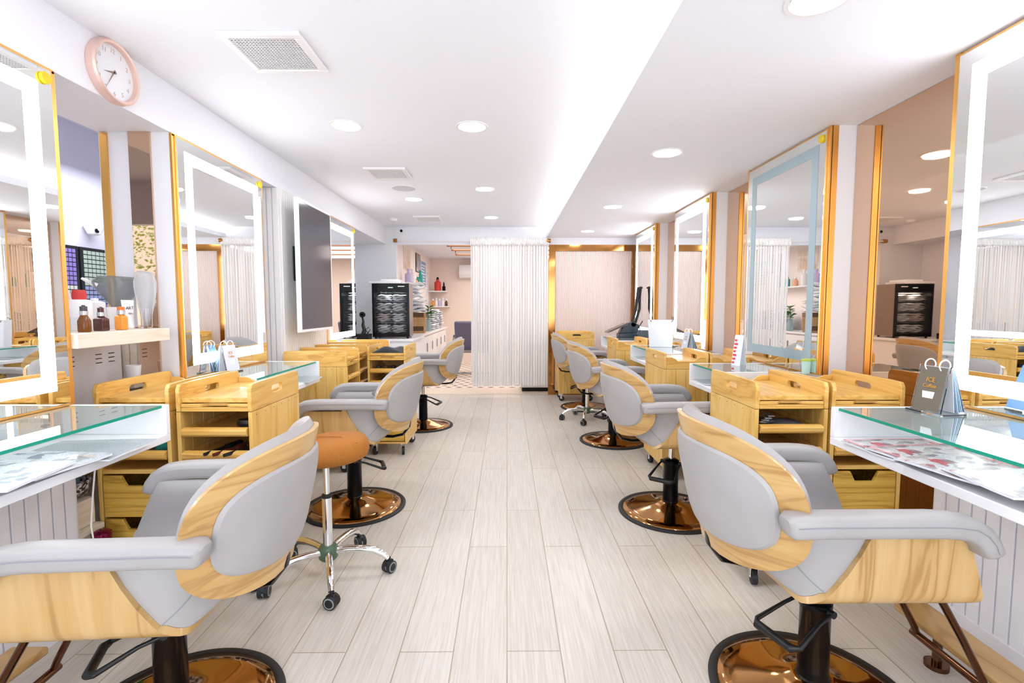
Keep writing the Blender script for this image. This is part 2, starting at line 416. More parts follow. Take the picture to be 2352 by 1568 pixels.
# brass corner trims of the pillars and the bronze mirror recesses
tn = 1
def trim(*bx):
    global tn
    o = struct(MB().box(*bx).build('trim_%d' % tn, M['brass'])); tn += 1; return o
for a, c in RP:
    trim(XR - .004, a - .004, .855, XR + .03, a, ZR - .002); trim(XR - .012, a - .004, .855, XR, a + .016, ZR - .002)
    trim(XR - .012, c - .016, .855, XR, c + .004, ZR - .002)
for a, c in ((.9, 1.87), (2.50, 3.39), (4.501, 5.40)):
    trim(XL, a - .004, .855, XL + .012, a + .02, 2.07); trim(XL, c - .012, .855, XL + .012, c + .002, 2.07); trim(XL, a, 2.062, XL + .012, c, 2.074)
trim(-1.99, 2.49, 1.12, -1.955, 2.499, 2.07)
for i, (a, c) in enumerate(((.451, 1.039), (1.901, 2.619), (3.491, 4.119), (5.001, 5.629))):
    o = MB().box(1.826, a + .002, .0, 1.834, c - .002, ZR - .002).build('bronze_mirror', M['bronze'])
    tag(o, ['bronze tinted mirror panel on the right wall before the nearest lit mirror', 'bronze tinted mirror panel between the nearest lit mirror and the unlit one on the right',
            'bronze tinted mirror panel just beyond the unlit mirror on the right wall', 'bronze tinted mirror panel between the two farthest lit mirrors on the right'][i], 'mirror', 'bronze mirror panels of the right wall')
o = MB().box(-1.85, 2.488, .0, -1.745, 2.499, 2.074).build('bronze_mirror', M['bronze'])
tag(o, 'narrow bronze mirror strip on the white pillar beside the product shelf', 'mirror')


# ---------------------------------------------------------------- lit mirrors
def lit_mirror(side, y0, y1, z0, z1, label, lit=True, clip='far', grp='illuminated wall mirrors'):
    s = 1 if side > 0 else -1; x = XR if s > 0 else XL
    t = thing('wall_mirror', label, 'mirror', (x - s * .002, (y0 + y1) / 2, (z0 + z1) / 2), 0, grp)
    hw, hh = (y1 - y0) / 2 - .022, (z1 - z0) / 2 - .008
    f = -s
    MB().box(0, -hw, -hh, f * .018, hw, hh).build('mirror_glass', M['mirror'], t, bev=.002)
    i0, i1 = .055, .112
    b = MB(); xx = f * .0185, f * .0195
    b.box(xx[0], -hw + i0, hh - i1, xx[1], hw - i0, hh - i0).box(xx[0], -hw + i0, -hh + i0, xx[1], hw - i0, -hh + i1)
    b.box(xx[0], -hw + i0, -hh + i1, xx[1], -hw + i1, hh - i1).box(xx[0], hw - i1, -hh + i1, xx[1], hw - i0, hh - i1)
    b.build('light_band' if lit else 'frosted_band', M['led'] if lit else M['frost'], t)
    yc = (hw - .03) if clip == 'far' else (-hw + .03)
    MB().cyl(.021, f * .018, f * .03, (0, yc, hh - .035), 0).build('round_sticker', M['yellow'], t, bev=.003)
    fr = MB(); e = .008
    for q in ((-hw - e, -hh - e, hw + e, -hh), (-hw - e, hh, hw + e, hh + e), (-hw - e, -hh, -hw, hh), (hw, -hh, hw + e, hh)):
        fr.box(0, q[0], q[1], f * .014, q[2], q[3])
    fr.build('mirror_frame', M['brass'], t)
    return t


lit_mirror(-1, .9, 1.87, .853, 2.07, 'nearest lit mirror on the left wall, cut off by the picture edge')
lit_mirror(-1, 2.50, 3.39, .853, 2.07, 'large lit mirror on the left wall between the product shelf and the television')
lit_mirror(-1, 4.50, 5.40, .853, 2.07, 'lit mirror on the left wall partly hidden behind the television')
lit_mirror(1, RP[0][0], RP[0][1], .853, 2.155, 'nearest lit mirror on the right wall beside the desk calendar', clip='near')
lit_mirror(1, RP[1][0], RP[1][1], .853, 2.155, 'unlit mirror with a frosted blue grey band on the right wall', lit=False, clip='near', grp=None)
lit_mirror(1, RP[2][0], RP[2][1], .853, 2.155, 'lit mirror on the right wall behind the white paper bag', clip='near')
lit_mirror(1, RP[3][0], RP[3][1], .853, 2.155, 'farthest lit mirror on the right wall beside the ribbed partition', clip='near')


# ---------------------------------------------------------------- desks
def desk(side, y0, y1, label):
    s = side; xf, xb = (1.20, XR - .002) if s > 0 else (-1.28, XL + .003)
    t = thing('wall_desk', label, 'desk', (xf, (y0 + y1) / 2, .712), 0, 'white wall desks with glass tops')
    h = (y1 - y0) / 2; D = xb - xf
    MB().box(0, -h, 0, D, h, .03).build('lower_shelf', M['desk'], t, bev=.003)
    for q in (-1, 1): MB().box(0, q * h, .03, D, q * (h - .02), .141).build('end_panel', M['desk'], t, bev=.002)
    MB().box(D - s * .02, -h + .02, .03, D, h - .02, .128).build('back_panel', M['desk'], t)
    g = MB().box(s * .015, -h + .0205, .130, D - s * .0, h - .0205, .140)
    o = g.build('glass_top', [M['glass'], M['glassedge']], t)
    for p in o.data.polygons:
        if abs(p.normal.z) < .5: p.material_index = 1
    for q in (-h + .1, h - .12): MB().box(D - s * .05, q, -.0005, D, q + .02, -.06).build('bracket', M['desk'], t)
    return t


desk(-1, .85, 1.862, 'nearest white desk on the left under the cut off lit mirror, with magazines')
desk(-1, 2.50, 3.36, 'white glass topped desk on the left behind the two near trolleys')
desk(-1, 4.86, 5.40, 'far white desk on the left beside the black towel cabinet')
desk(1, .95, 1.79, 'nearest white desk on the right with red magazines and a ringed calendar')
desk(1, 2.75, 3.21, 'white desk on the right below the unlit mirror, with a clear easel stand')
desk(1, 3.88, 4.76, 'white desk on the right carrying the white paper bag')
desk(1, 5.40, 6.25, 'farthest white desk on the right carrying the black machine')
# wooden foot rails
for s, x0, x1, y0, y1, lb in ((1, 1.40, 1.52, .9, 1.70, 'low wooden footrest plank under the nearest right desk'),
                              (-1, -1.56, -1.445, .6, 1.50, 'low wooden footrest plank under the nearest left desk')):
    t = thing('footrest_plank', lb, 'footrest', (0, 0, 0))
    MB().box(x0, y0, .13, x1, y1, .155).build('plank', M['veneerH'], t, bev=.006)
    for y in (y0 + .1, y1 - .12): MB().cyl(.014, .015, .13, ((x0 + x1) / 2, y, 0)).cyl(.035, 0.0, .015, ((x0 + x1) / 2, y, 0)).build('leg', M['bronzetube'], t)


# ================================================================ SALON CHAIR (front = +x)
def smooth(a, b, x): t = max(0, min(1, (x - a) / (b - a))); return t * t * (3 - 2 * t)


def back_pt(s_, q, off=0.):
    """point on the curved backrest: s_ lateral (-1..1 of .30), q height offset from z .695; off = distance behind(+) or in front(-)"""
    y = s_; x = -.385 + 1.75 * y * y - .22 * q - off * math.cos(y * 3.2)
    return (x, y * (1 - .25 * y * y) + off * math.sin(y * 3.2) * .9, .695 + q - .10 * off)


def disc_grid(hw, hh, off, nr=8, na=56, p=2.5, cy=0., cz=0., puff=0., lean=0.):
    """rings from centre to rim of a superellipse on the backrest surface"""
    rows = []
    for i in range(nr + 1):
        t = i / nr; row = []
        for j in range(na + 1):
            a = 2 * math.pi * j / na; c_, s_ = math.cos(a), math.sin(a)
            ex = 2 / p; u = abs(c_) ** ex * (1 if c_ >= 0 else -1); v_ = abs(s_) ** ex * (1 if s_ >= 0 else -1)
            vv = v_ * hh * t; uu = u * hw * t * (1 - .05 * max(0, -v_) * t)
            e = off + puff * (1 - t ** 4)
            row.append(back_pt(uu + cy, vv + cz, e))
        rows.append(row)
    return rows


def make_chair(label):
    t = thing('salon_chair', label, 'chair', group='grey padded salon chairs with oak shells')
    # --- bent oak side shell (U section)
    prof = [(-.285, .665), (-.284, .60), (-.281, .55), (-.276, .505)]
    for i in range(1, 7):
        a = math.pi * i / 12; prof.append((-.276 + .055 * (1 - math.cos(a)), .505 - .055 * math.sin(a)))
    prof += [(-.15, .449), (-.08, .448), (0, .448)]
    prof = prof + [(-y, z) for y, z in prof[-2::-1]]
    def shellgrid(ins, xin=0.):
        g = []
        for y, z in prof:
            k_ = 1 - ins / .285; yy = y * k_; zz = z + (ins if abs(y) < .27 else ins * (.3 if z < .56 else 0)); hgt = (z - .448) / .207
            xr = -.205 + .155 * hgt ** .62 if hgt > 0 else -.205
            xf = .262 - .075 * hgt
            xf -= .022 * max(0, 1 - abs(hgt) / .16) ** 2; xr += xin; xf -= xin
            g.append([(xr + (xf - xr) * j / 10, yy, zz) for j in range(11)])
        return g
    MB().solid(shellgrid(0), shellgrid(.013)).build('shell', M['veneer'], t, ang=50)
    # padded tub: fills the shell with a wide inner radius
    def tub(n=24):
        g = []
        for i in range(len(prof)):
            y, z = prof[i]; w_ = abs(y) / .285; sg = 1 if y >= 0 else -1
            a_ = i / (len(prof) - 1) * 2 - 1; q = abs(a_)
            if q > .72: yy, zz = .252, .56 + (q - .72) / .28 * .092
            elif q > .25: th = (q - .25) / .47 * math.pi / 2; yy, zz = .142 + .11 * math.sin(th), .472 + .088 * (1 - math.cos(th))
            else: yy, zz = .142 * q / .25, .472
            g.append((yy * (1 if a_ > 0 else -1), zz))
        return g
    outer_, inner_ = shellgrid(.0135, .001), []
    for (yy, zz), row in zip(tub(), outer_):
        r_ = []
        for j, (x, y, z) in enumerate(row):
            e = (1, .99, .97, .96, .95, .94, .93, .90, .82, .62, .12)[j]
            e = min(e, 1); r_.append((x - (.0 if j < 10 else -.006), y + (yy - y) * e, z + (zz + (.035 * (1 - j / 4) ** 2 if j < 4 else 0) * (1 - min(1, abs(yy) / .25)) - z) * e))
        inner_.append(r_)
    MB().solid(outer_, inner_).build('seat_cushion', M['leather'], t, ang=60)
    # grey back lining sweeping from the rear edge of the shell up inside the backrest
    g1 = []
    K_ = len(outer_)
    for i, row in enumerate(outer_):
        a_ = i / (K_ - 1) * 2 - 1; p0 = Vector(row[0]) + Vector((-.002, 0, 0)); q = abs(a_); sg = 1 if a_ > 0 else -1
        p1 = Vector((-.275 + .07 * q ** 2, sg * .215 * min(1, q / .8) ** .9, .585 + .095 * q ** 1.6))
        bul = Vector((-.014 * (1 - q) - .006, sg * .010 * q, -.018 * (1 - q ** 2)))
        g1.append([p0.lerp(p1, w_ / 10) + bul * math.sin(math.pi * w_ / 10) ** .9 for w_ in range(11)])
    g2 = [[p + Vector((.024, 0, .012)) for p in row] for row in g1]
    bl = MB().solid([[tuple(p) for p in r_] for r_ in g1], [[tuple(p) for p in r_] for r_ in g2]).build('back_lining', M['leather'], t, ang=70)
    for sg in (4, K_ - 5): MB().tube([p + Vector((-.001, 0, -.001)) for p in g1[sg]], .0012, 5).build('seam', M['thread'], bl)
    # --- backrest: oak plate, rear pad, front cushion
    a_ = disc_grid(.312, .200, 0., p=2.9); b_ = disc_grid(.312, .200, -.014, p=2.9)
    bb = MB(); bb.sheet(a_).sheet(b_).sheet([a_[-1], b_[-1]]); br_ = bb.build('backrest', M['veneerH'], t, ang=50)
    a_ = disc_grid(.260, .143, .001, cz=-.002, p=3.3); c_ = disc_grid(.252, .136, .010, cz=-.002, p=3.3, puff=.010)
    rp = MB(); rp.sheet(c_).sheet([c_[-1], [((p[0] + q[0]) / 2 - .003, (p[1] + q[1]) / 2, (p[2] + q[2]) / 2) for p, q in zip(a_[-1], c_[-1])], a_[-1]]).build('rear_pad', M['leather'], t, ang=70)
    a_ = disc_grid(.310, .196, -.015, cz=.004, p=2.8); c_ = disc_grid(.290, .190, -.042, cz=.014, puff=-.026, p=2.8); m_ = disc_grid(.312, .208, -.030, cz=.012, p=2.8)
    MB().sheet(c_).sheet([c_[-1], m_[-1], a_[-1]]).build('back_cushion', M['leather'], t, ang=75)
    MB().tube([(-.12, 0, .44), (-.24, 0, .437), (-.30, 0, .45), (-.338, 0, .50), (-.345, 0, .56)], .008, 8, flat=2.6).build('back_strap', M['black'], t)
    # --- armrests
    for s_ in (-1, 1):
        path = [(-.280, .688), (-.268, .69), (-.2, .692), (-.05, .692), (.08, .692), (.120, .690), (.163, .684), (.190, .668), (.209, .645), (.217, .625), (.218, .615)]
        sect = []; nn = 16
        for j in range(nn):
            a = 2 * math.pi * (j + .5) / nn; cx_, sx_ = math.cos(a), math.sin(a)
            sect.append((abs(cx_) ** .55 * (1 if cx_ > 0 else -1), abs(sx_) ** .55 * (1 if sx_ > 0 else -1)))
        g = []
        for i, (x, z) in enumerate(path):
            x0, z0 = path[max(i - 1, 0)]; x1, z1 = path[min(i + 1, len(path) - 1)]; dx, dz = x1 - x0, z1 - z0; l = math.hypot(dx, dz); dx /= l; dz /= l
            e = .72 if i in (0, len(path) - 1) else 1; hw, hh = .036 * e, .029 * e
            if i >= 8: hh *= .92
            g.append([(x - dz * b_2 * hh, s_ * .300 + a_2 * hw, z + dx * b_2 * hh) for a_2, b_2 in sect]); g[-1].append(g[-1][0])
        ar = MB().sheet(g); k1 = len(g[0])
        ar.f += [tuple(range(k1 - 1)), tuple(range((len(g) - 1) * k1, len(g) * k1 - 1))]; ar.m += [0, 0]
        arm = ar.build('armrest', M['leather'], t, ang=55)
        sm = MB().tube([(x - .0, s_ * .3365, z + .006) for x, z in path[1:-1]], .0012, 5); sm.build('seam', M['thread'], arm)
        MB().box(-.03, s_ * .276, .655, .15, s_ * .30, .668).build('arm_bracket', M['black'], t)
    # --- pedestal
    MB().box(-.11, -.09, .424, .14, .09, .447).build('seat_plate', M['black'], t, bev=.004)
    MB().cyl(.0155, .30, .43).build('piston', M['chrome'], t)
    MB().lathe([(.05, .03), (.052, .065), (.044, .075), (.0425, .29), (.046, .295), (.046, .315), (.03, .325)], 40).build('column', M['black'], t)
    MB().lathe([(.277, .008), (.272, .016), (.22, .024), (.14, .038), (.085, .055), (.062, .068), (.05, .07)], 96).build('base_plate', M['copper'], t, ang=60)
    MB().lathe([(.302, 0), (.303, .008), (.296, .014), (.282, .015), (.274, .011), (.272, 0)], 96).build('base_ring', M['rubber'], t)
    pb = [(.0, -.055, .30), (.06, -.06, .285), (.155, -.075, .245), (.172, -.06, .240), (.172, .06, .240), (.155, .075, .245), (.06, .06, .285), (0, .055, .30)]
    MB().tube(pb, [.006, .006, .008, .013, .013, .008, .006, .006], 12).cyl(.011, -.062, .062, (0, 0, .30), 1).build('pump_bar', M['bplastic'], t)
    # --- footrest
    fb = MB()
    for s_ in (-1, 1):
        fb.tube([(.10, s_ * .12, .433), (.17, s_ * .12, .432), (.245, s_ * .12, .420), (.285, s_ * .12, .38), (.35, s_ * .12, .27), (.415, s_ * .12, .15), (.43, s_ * .12, .115)], .0105, 12)
        fb.tube([(.02, s_ * .10, .432), (.03, s_ * .10, .405), (.06, s_ * .10, .385), (.12, s_ * .09, .380)], .0095, 10)
    fb.tube([(.12, -.09, .380), (.12, .09, .380)], .0095, 10).tube([(.43, -.14, .115), (.43, .14, .115)], .0125, 12)
    fb.build('footrest', M['bronzetube'], t)
    return t


chair = make_chair('x')
CH = [(-.985, 1.385, 183, 20, 'grey salon chair nearest the camera on the left, in front of the near magazines'),
      (-.93, 2.955, 180, 200, 'grey salon chair on the left just beyond the tan saddle stool'),
      (-.86, 5.02, 180, 170, 'farthest grey salon chair on the left, beyond the trolley with the dark towel'),
      (.958, 1.46, 0, 200, 'grey salon chair nearest the camera on the right, beside the red magazines'),
      (.975, 2.86, 3, 230, 'grey salon chair on the right, second from the camera'),
      (.97, 4.43, 4, 210, 'grey salon chair on the right in front of the chrome five star stool'),
      (.96, 5.94, 0, 170, 'farthest grey salon chair on the right before the ribbed partition')]
for i, (x, y, rz, pr, lb) in enumerate(CH):
    c = chair if i == 0 else copy_tree(chair)
    c.location = (x, y, 0); c.rotation_euler = (0, 0, R(rz)); c['label'] = lb
    for q in list(col.objects):
        if q.parent == c and q.name.startswith('pump_bar'): q.rotation_euler = (0, 0, R(pr))
        if i == 0: continue
        if q.parent == c and CH[i][1] == 0: pass
for q in list(col.objects):      # this chair stands lower on its pump than the others
    if q.parent == chair and not q.name.startswith(('base', 'column', 'pump')): q.location.z -= .03


# ================================================================ STOOLS
def make_stool():
    t = thing('rolling_stool', 'x', 'stool', group='round tan stools on chrome casters')
    prof = [(0.0001, .57), (.10, .566), (.155, .568), (.178, .582), (.186, .605), (.182, .628), (.165, .648), (.12, .660), (.05, .664), (.0001, .664)]
    sm = MB().lathe(prof, 64)
    sm.v = [(x * (1 + .04 * math.cos(2 * math.atan2(y, x))), y, z + .018 * smooth(.59, .65, z) * (x / .18)) for x, y, z in sm.v]
    seat = sm.build('seat', M['orangefab'], t, ang=70)
    MB().tube([(.186 * math.cos(a), .17 * math.sin(a), .610) for a in [R(10 * i) for i in range(36)]], .0014, 5, True).tube([(-.17, .03, .646), (-.06, .0, .6645), (.08, -.02, .673), (.172, -.05, .656)], .0016, 5).build('seam', M['orangefab'], seat)
    MB().cyl(.04, .555, .57).build('seat_plate', M['bplastic'], t)
    MB().cyl(.0135, .36, .565).build('piston', M['chrome'], t)
    MB().cyl(.021, .11, .37).lathe([(.022, .362), (.024, .37), (.020, .378), (.014, .38)], 24, m=1).build('gas_column', [M['chrome'], M['rubber']], t)
    MB().lathe([(.034, .075), (.042, .085), (.043, .125), (.036, .138), (.022, .142)], 32).build('hub', M['green'], t)
    for i in range(5):
        a = R(72 * i + 12); u = (math.cos(a), math.sin(a)); P_ = [(.035, .112), (.09, .118), (.15, .117), (.205, .108), (.245, .088), (.268, .066)]
        leg = MB().tube([(r * u[0], r * u[1], z) for r, z in P_], [.015, .016, .0165, .016, .014, .0125], 14).build('leg', M['chrome'], t)
        cx, cy = .272 * u[0], .272 * u[1]; b2 = a + 1.0; wx, wy = math.cos(b2), math.sin(b2)
        ca = MB().cyl(.028, -.022, -.004, (0, 0, .028), 1, 28).cyl(.028, .004, .022, (0, 0, .028), 1, 28)
        ca.cyl(.0235, -.0228, .0228, (0, 0, .028), 1, 24, 2).cyl(.018, -.0238, .0238, (0, 0, .028), 1, 24, 1)
        ca.prism([(-.024, .034), (-.02, .052), (-.002, .062), (.016, .058), (.026, .040), (.026, .028), (.018, .028), (.012, .034)], 1, -.010, .010, 1).cyl(.007, .05, .075, (0, 0, 0), 2, 10, 1)
        w_ = MB().add(ca.v, ca.f); w_.m = ca.m
        w_.build('caster', [M['rubber'], M['bplastic'], M['rubgrey']], t, loc=(cx, cy, 0), rot=(0, 0, b2), bev=.002)
    return t


stool = make_stool()
stool.location = (-.815, 2.185, 0); [setattr(q, 'location', (0, 0, -.025)) for q in list(col.objects) if q.parent == stool and q.name.startswith(('seat', 'piston'))]; stool.rotation_euler = (0, 0, R(-8)); stool['label'] = 'tan saddle seated chrome stool on casters beside the nearest left salon chair'
s2 = copy_tree(stool); [setattr(q, "location", (0, 0, -.085)) for q in list(col.objects) if q.parent == s2 and q.name.startswith(("seat", "piston"))]; s2.location = (.87, 5.27, 0); s2.rotation_euler = (0, 0, R(25)); s2['label'] = 'tan chrome stool on casters far down the right row of chairs'


# ================================================================ TROLLEYS (front = -y)
TW, TD = .31, .46
def make_trolley():
    t = thing('wooden_trolley', 'x', 'trolley', group='pine salon trolleys on casters')
    hx, hy = TW / 2, TD / 2
    def planks(b, axis, fx, a0, a1, z0, z1, th):
        n = max(3, round((a1 - a0) / .075)); p = (a1 - a0) / n
        for i in range(n):
            if axis == 1: b.box(fx, a0 + i * p + .0008, z0, fx + th, a0 + (i + 1) * p - .0008, z1)
            else: b.box(a0 + i * p + .0008, fx, z0, a0 + (i + 1) * p - .0008, fx + th, z1)
        return b
    for s_ in (-1, 1):
        b = MB(); planks(b, 1, s_ * hx - (.016 if s_ > 0 else 0), -hy, hy, .10, .788, .016)
        sp_ = b.build('side_panel', M['pine'], t, bev=.0012)
        sc = MB()
        for i in range(6):
            sc.cyl(.0022, s_ * hx - .0005, s_ * (hx + .0005) , (0, -hy + .035 + i * .078, .772), 0, 8)
        sc.build('screws', M['bronzetube'], sp_)
        outer = rrect(0, .8475, TD, .115, .022, 64, .002); inner = rrect(0, .855, .105, .034, .0165, 64)
        MB().ring(outer, inner, 0, s_ * hx - (.017 if s_ > 0 else 0), s_ * hx + (.017 if s_ < 0 else 0)).build('handle_board', M['pineD'], t, bev=.002)
    b = MB(); planks(b, 0, hy - .014, -hx + .0165, hx - .0165, .12, .788, .014); b.build('back_panel', M['pine'], t, bev=.001)
    X = hx - .0172
    MB().prism([(-X, .79), (X, .79), (X, .872), (X * .72, .872), (X * .55, .862), (X * .4, .845), (-X * .4, .845), (-X * .55, .862), (-X * .72, .872), (-X, .872)], 1, hy - .015, hy - .002).build('back_lip', M['pineH'], t, bev=.0015)
    MB().box(-X, -hy + .012, .826, X, hy - .016, .846).build('tray_top', M['pineD'], t, bev=.002)
    # pull-out board with a scooped lip
    pts = [(-X, -hy + .004), (-X * .45, -hy + .004), (-X * .25, -hy + .03), (X * .25, -hy + .03), (X * .45, -hy + .004), (X, -hy + .004), (X, hy - .03), (-X, hy - .03)]
    MB().prism(pts, 2, .808, .822).box(-X, -hy + .004, .790, X, -hy + .02, .8075).build('pull_out_board', M['pineH'], t, bev=.0025)
    for z in (.690, .592):
        b = MB().box(-X + .006, -hy + .012, z, X - .006, hy - .03, z + .008)
        b.prism([(-hy + .002, z - .004), (-hy - .010, z + .006), (-hy - .012, z + .022), (-hy - .004, z + .030), (-hy + .012, z + .034), (-hy + .014, z - .002)], 0, -X + .004, X - .004)
        b.box(-X + .006, -hy + .012, z + .008, -X + .014, hy - .03, z + .03).box(X - .014, -hy + .012, z + .008, X - .006, hy - .03, z + .03)
        b.build('tray', M['pineH'], t, bev=.0015)
    for z in (.528, .10): MB().box(-X, -hy + .004, z, X, hy - .02, z + .0175).build('shelf', M['pineH'], t, bev=.0015)
    for z0, z1 in ((.345, .52), (.125, .335)):
        d = MB().prism([(-X + .004, z0), (X - .004, z0), (X - .004, z1), (.062, z1), (.040, z1 - .044), (-.040, z1 - .044), (-.062, z1), (-X + .004, z1)], 1, -hy + .0, -hy + .016)
        d.box(-X + .006, -hy + .016, z0 + .01, -X + .016, hy - .04, z1 - .02).box(X - .016, -hy + .016, z0 + .01, X - .006, hy - .04, z1 - .02).box(-X + .016, -hy + .016, z0 + .01, X - .016, hy - .04, z0 + .018)
        d.box(-X + .016, hy - .05, z0 + .018, X - .016, hy - .04, z1 - .02)
        d.build('drawer', M['pineold'], t, bev=.0015)
    for sx in (-1, 1):
        for sy in (-1, 1):
            c = MB().cyl(.034, -.011, .011, (0, 0, .034), 0, 28)
            fk = MB().box(-.022, -.022, .092, .022, .022, .0985, 1).box(-.016, -.012, .03, -.0125, .016, .092, 1).box(.0125, -.012, .03, .016, .016, .092, 1).cyl(.006, -.018, .018, (0, 0, .034), 0, 10, 1)
            o_ = len(c.v); c.v += fk.v; c.f += [tuple(i + o_ for i in f_) for f_ in fk.f]; c.m += fk.m
            c.build('caster', [M['rubber'], M['chrome']], t, loc=(sx * (hx - .04), sy * (hy - .045), 0), rot=(0, 0, random.uniform(-.6, .6)), bev=.0015)
    return t


tro = make_trolley()
TR = [(-1.545, 2.25, 0, 'pine trolley on the left behind the near white desk, in front of the white cup'),
      (-1.205, 2.245, 0, 'pine trolley on the left holding brushes, behind the nearest left salon chair'),
      (-1.385, 3.71, 90, 'pine trolley on the left under the television, nearest of its row'),
      (-1.41, 4.035, 90, 'pine trolley on the left under the television, second of its row'),
      (-1.40, 4.355, 90, 'pine trolley on the left under the television, third of its row'),
      (-1.385, 4.675, 90, 'pine trolley on the left at the far end of the row under the television'),
      (-.975, 4.215, 0, 'pine trolley on the left with a folded dark towel on top'),
      (1.205, 2.275, 0, 'pine trolley on the right with grey cloth and silver clips on its tray'),
      (1.53, 2.275, 0, 'pine trolley on the right standing against the bronze mirror behind the nearest desk'),
      (1.245, 3.615, 180, 'pine trolley on the right seen from behind, beyond the second salon chair'),
      (1.565, 3.615, 180, 'pine trolley on the right against the wall between unlit mirror and next lit mirror'),
      (1.25, 5.12, 180, 'pine trolley on the right seen from behind, beyond the desk with the paper bag'),
      (1.575, 5.12, 180, 'pine trolley on the right against the far bronze mirror'),
      (.90, 6.47, 90, 'pine trolley on the right with a black object on top, before the ribbed partition')]
TRO = []
for i, (x, y, rz, lb) in enumerate(TR):
    c = tro if i == 0 else copy_tree(tro)
    c.location = (x, y, 0); c.rotation_euler = (0, 0, R(rz)); c['label'] = lb; TRO.append(c)


# ================================================================ CEILING THINGS
def downlight(x, y, z, lb):
    t = thing('downlight', lb, 'ceiling light', (x, y, z - .0005), 0, 'round recessed ceiling lights')
    MB().lathe([(.082, -.0), (.084, -.004), (.097, -.004), (.099, 0), (.09, 0.0)], 48).build('trim_ring', M['white'], t)
    MB().cyl(.080, -.003, -.001, n=48).build('lens', M['dl'], t)
    l = area('downlight_glow', (0, 0, -.012), (0, 0, 0), .15, 0, DL, (.95, .975, 1), True); l.parent = t


for x, y, lb in ((-.965, 3.06, 'round recessed light on the left nearest the camera, past the big vent'), (-.21, 3.07, 'round recessed light left of centre, nearest the camera'),
                 (-.943, 5.09, 'round recessed light beside the round ceiling speaker'), (-.204, 4.65, 'round recessed light in the middle of the high ceiling'),
                 (-.19, 6.10, 'farthest round recessed light in the high ceiling before the curtain'), (-.21, 1.3, 'round recessed light overhead behind the picture top, centre'), (-.965, 1.1, 'round recessed light overhead behind the picture top, left')):
    downlight(x, y, ZC, lb)
for x, y, lb in ((.985, 3.09, 'round recessed light in the lowered right ceiling, nearest whole one'), (1.0, 4.72, 'round recessed light in the middle of the lowered right ceiling'),
                 (1.01, 6.22, 'farthest round recessed light in the lowered right ceiling'), (.96, 1.57, 'round recessed light in the right ceiling cut by the picture top')):
    downlight(x, y, ZR, lb)


def vent(x, y, lb, n=20):
    t = thing('ceiling_vent', lb, 'vent', (x, y, ZC), 0, 'square ceiling vents')
    b = MB(); o_, i_ = .165, .132
    for a in ((-o_, -o_, o_, -i_), (-o_, i_, o_, o_), (-o_, -i_, -i_, i_), (i_, -i_, o_, i_)): b.box(a[0], a[1], -.018, a[2], a[3], -.0)
    b.build('vent_frame', M['white'], t, bev=.004)
    g = MB(); p = 2 * i_ / n
    for k_ in range(n + 1):
        q = -i_ + k_ * p; g.box(q - .0012, -i_, -.014, q + .0012, i_, -.011)
        if k_ % 1 == 0 and k_ < n + 1: g.box(-i_, q - .002, -.0135, i_, q + .002, -.0105)
    g.build('grille', M['white'], t)
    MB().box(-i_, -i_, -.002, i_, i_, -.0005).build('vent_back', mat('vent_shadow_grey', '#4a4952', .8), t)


vent(-.985, 2.20, 'large square perforated vent in the ceiling near the wall clock')
vent(-.96, 4.10, 'square vent in the ceiling, second from the camera')
vent(-.96, 6.15, 'farthest square vent in the ceiling near the curtain rod')
t = thing('ceiling_speaker', 'flat round grey speaker grille in the ceiling', 'speaker', (-.945, 4.62, ZC))
MB().lathe([(.118, 0), (.118, -.005), (.105, -.007), (.104, -.004)], 48).build('rim', M['white'], t)
MB().cyl(.104, -.006, -.001, n=48).build('speaker_grille', mat('grey_mesh', '#cfcdd3', .7), t)
t = thing('smoke_detector', 'small white round detector in the ceiling by the far vent', 'detector', (-1.40, 6.2, ZC))
MB().lathe([(.05, 0), (.05, -.012), (.035, -.03), (.0001, -.032)], 32).build('housing', M['white'], t)
# bullet camera on the lintel
t = thing('security_camera', 'small white camera with black lens above the curtain rod end', 'camera', (-1.41, 6.81, 2.262))
MB().cyl(.026, -.02, .0, (0, 0, 0), 1).tube([(0, -.015, 0), (0, -.045, -.012)], .008, 8).build('mount', M['white'], t)
MB().lathe([(.0001, -.05), (.020, -.05), (.023, .02), (.015, .028), (.0001, .03)], 24, (0, -.065, -.025), 1).build('body', M['white'], t)
MB().cyl(.019, -.118, -.1145, (0, 0, -.025), 1).build('lens', M['black'], t)

# ================================================================ CLOCK
t = thing('wall_clock', 'round rose gold framed wall clock with white dial on the left beam', 'clock', (-1.649, 2.14, 2.192))
MB().lathe([(.112, .0), (.124, .0), (.127, .012), (.126, .03), (.119, .036), (.110, .034), (.108, .014), (.112, .0)], 64, axis=0).build('clock_rim', M['rosegold'], t)
MB().cyl(.110, .001, .014, (0, 0, 0), 0, 64).build('dial', mat('white_dial', '#eeeff3', .4), t)
gd = mat('pale_gold_numeral', '#cdb7a4', .4)
for h in range(1, 13):
    a = R(90 - 30 * h)
    text(str(h), .026, gd, t, (.0145, .086 * math.cos(a), .086 * math.sin(a)), (R(90), 0, R(90)), 'numeral')
for nm, hr, ln, wd in (('hour_hand', 8.55, .055, .005), ('minute_hand', 7.05, .078, .0025)):
    a = R(90 - 30 * hr); u = (math.cos(a), math.sin(a)); n_ = (-u[1] * wd, u[0] * wd)
    MB().prism([(-u[0] * .012 + n_[0], -u[1] * .012 + n_[1]), (-u[0] * .012 - n_[0], -u[1] * .012 - n_[1]), (u[0] * ln, u[1] * ln)], 0, .016, .018).build(nm, mat('bronze_hand', '#9a7f70', .4), t)

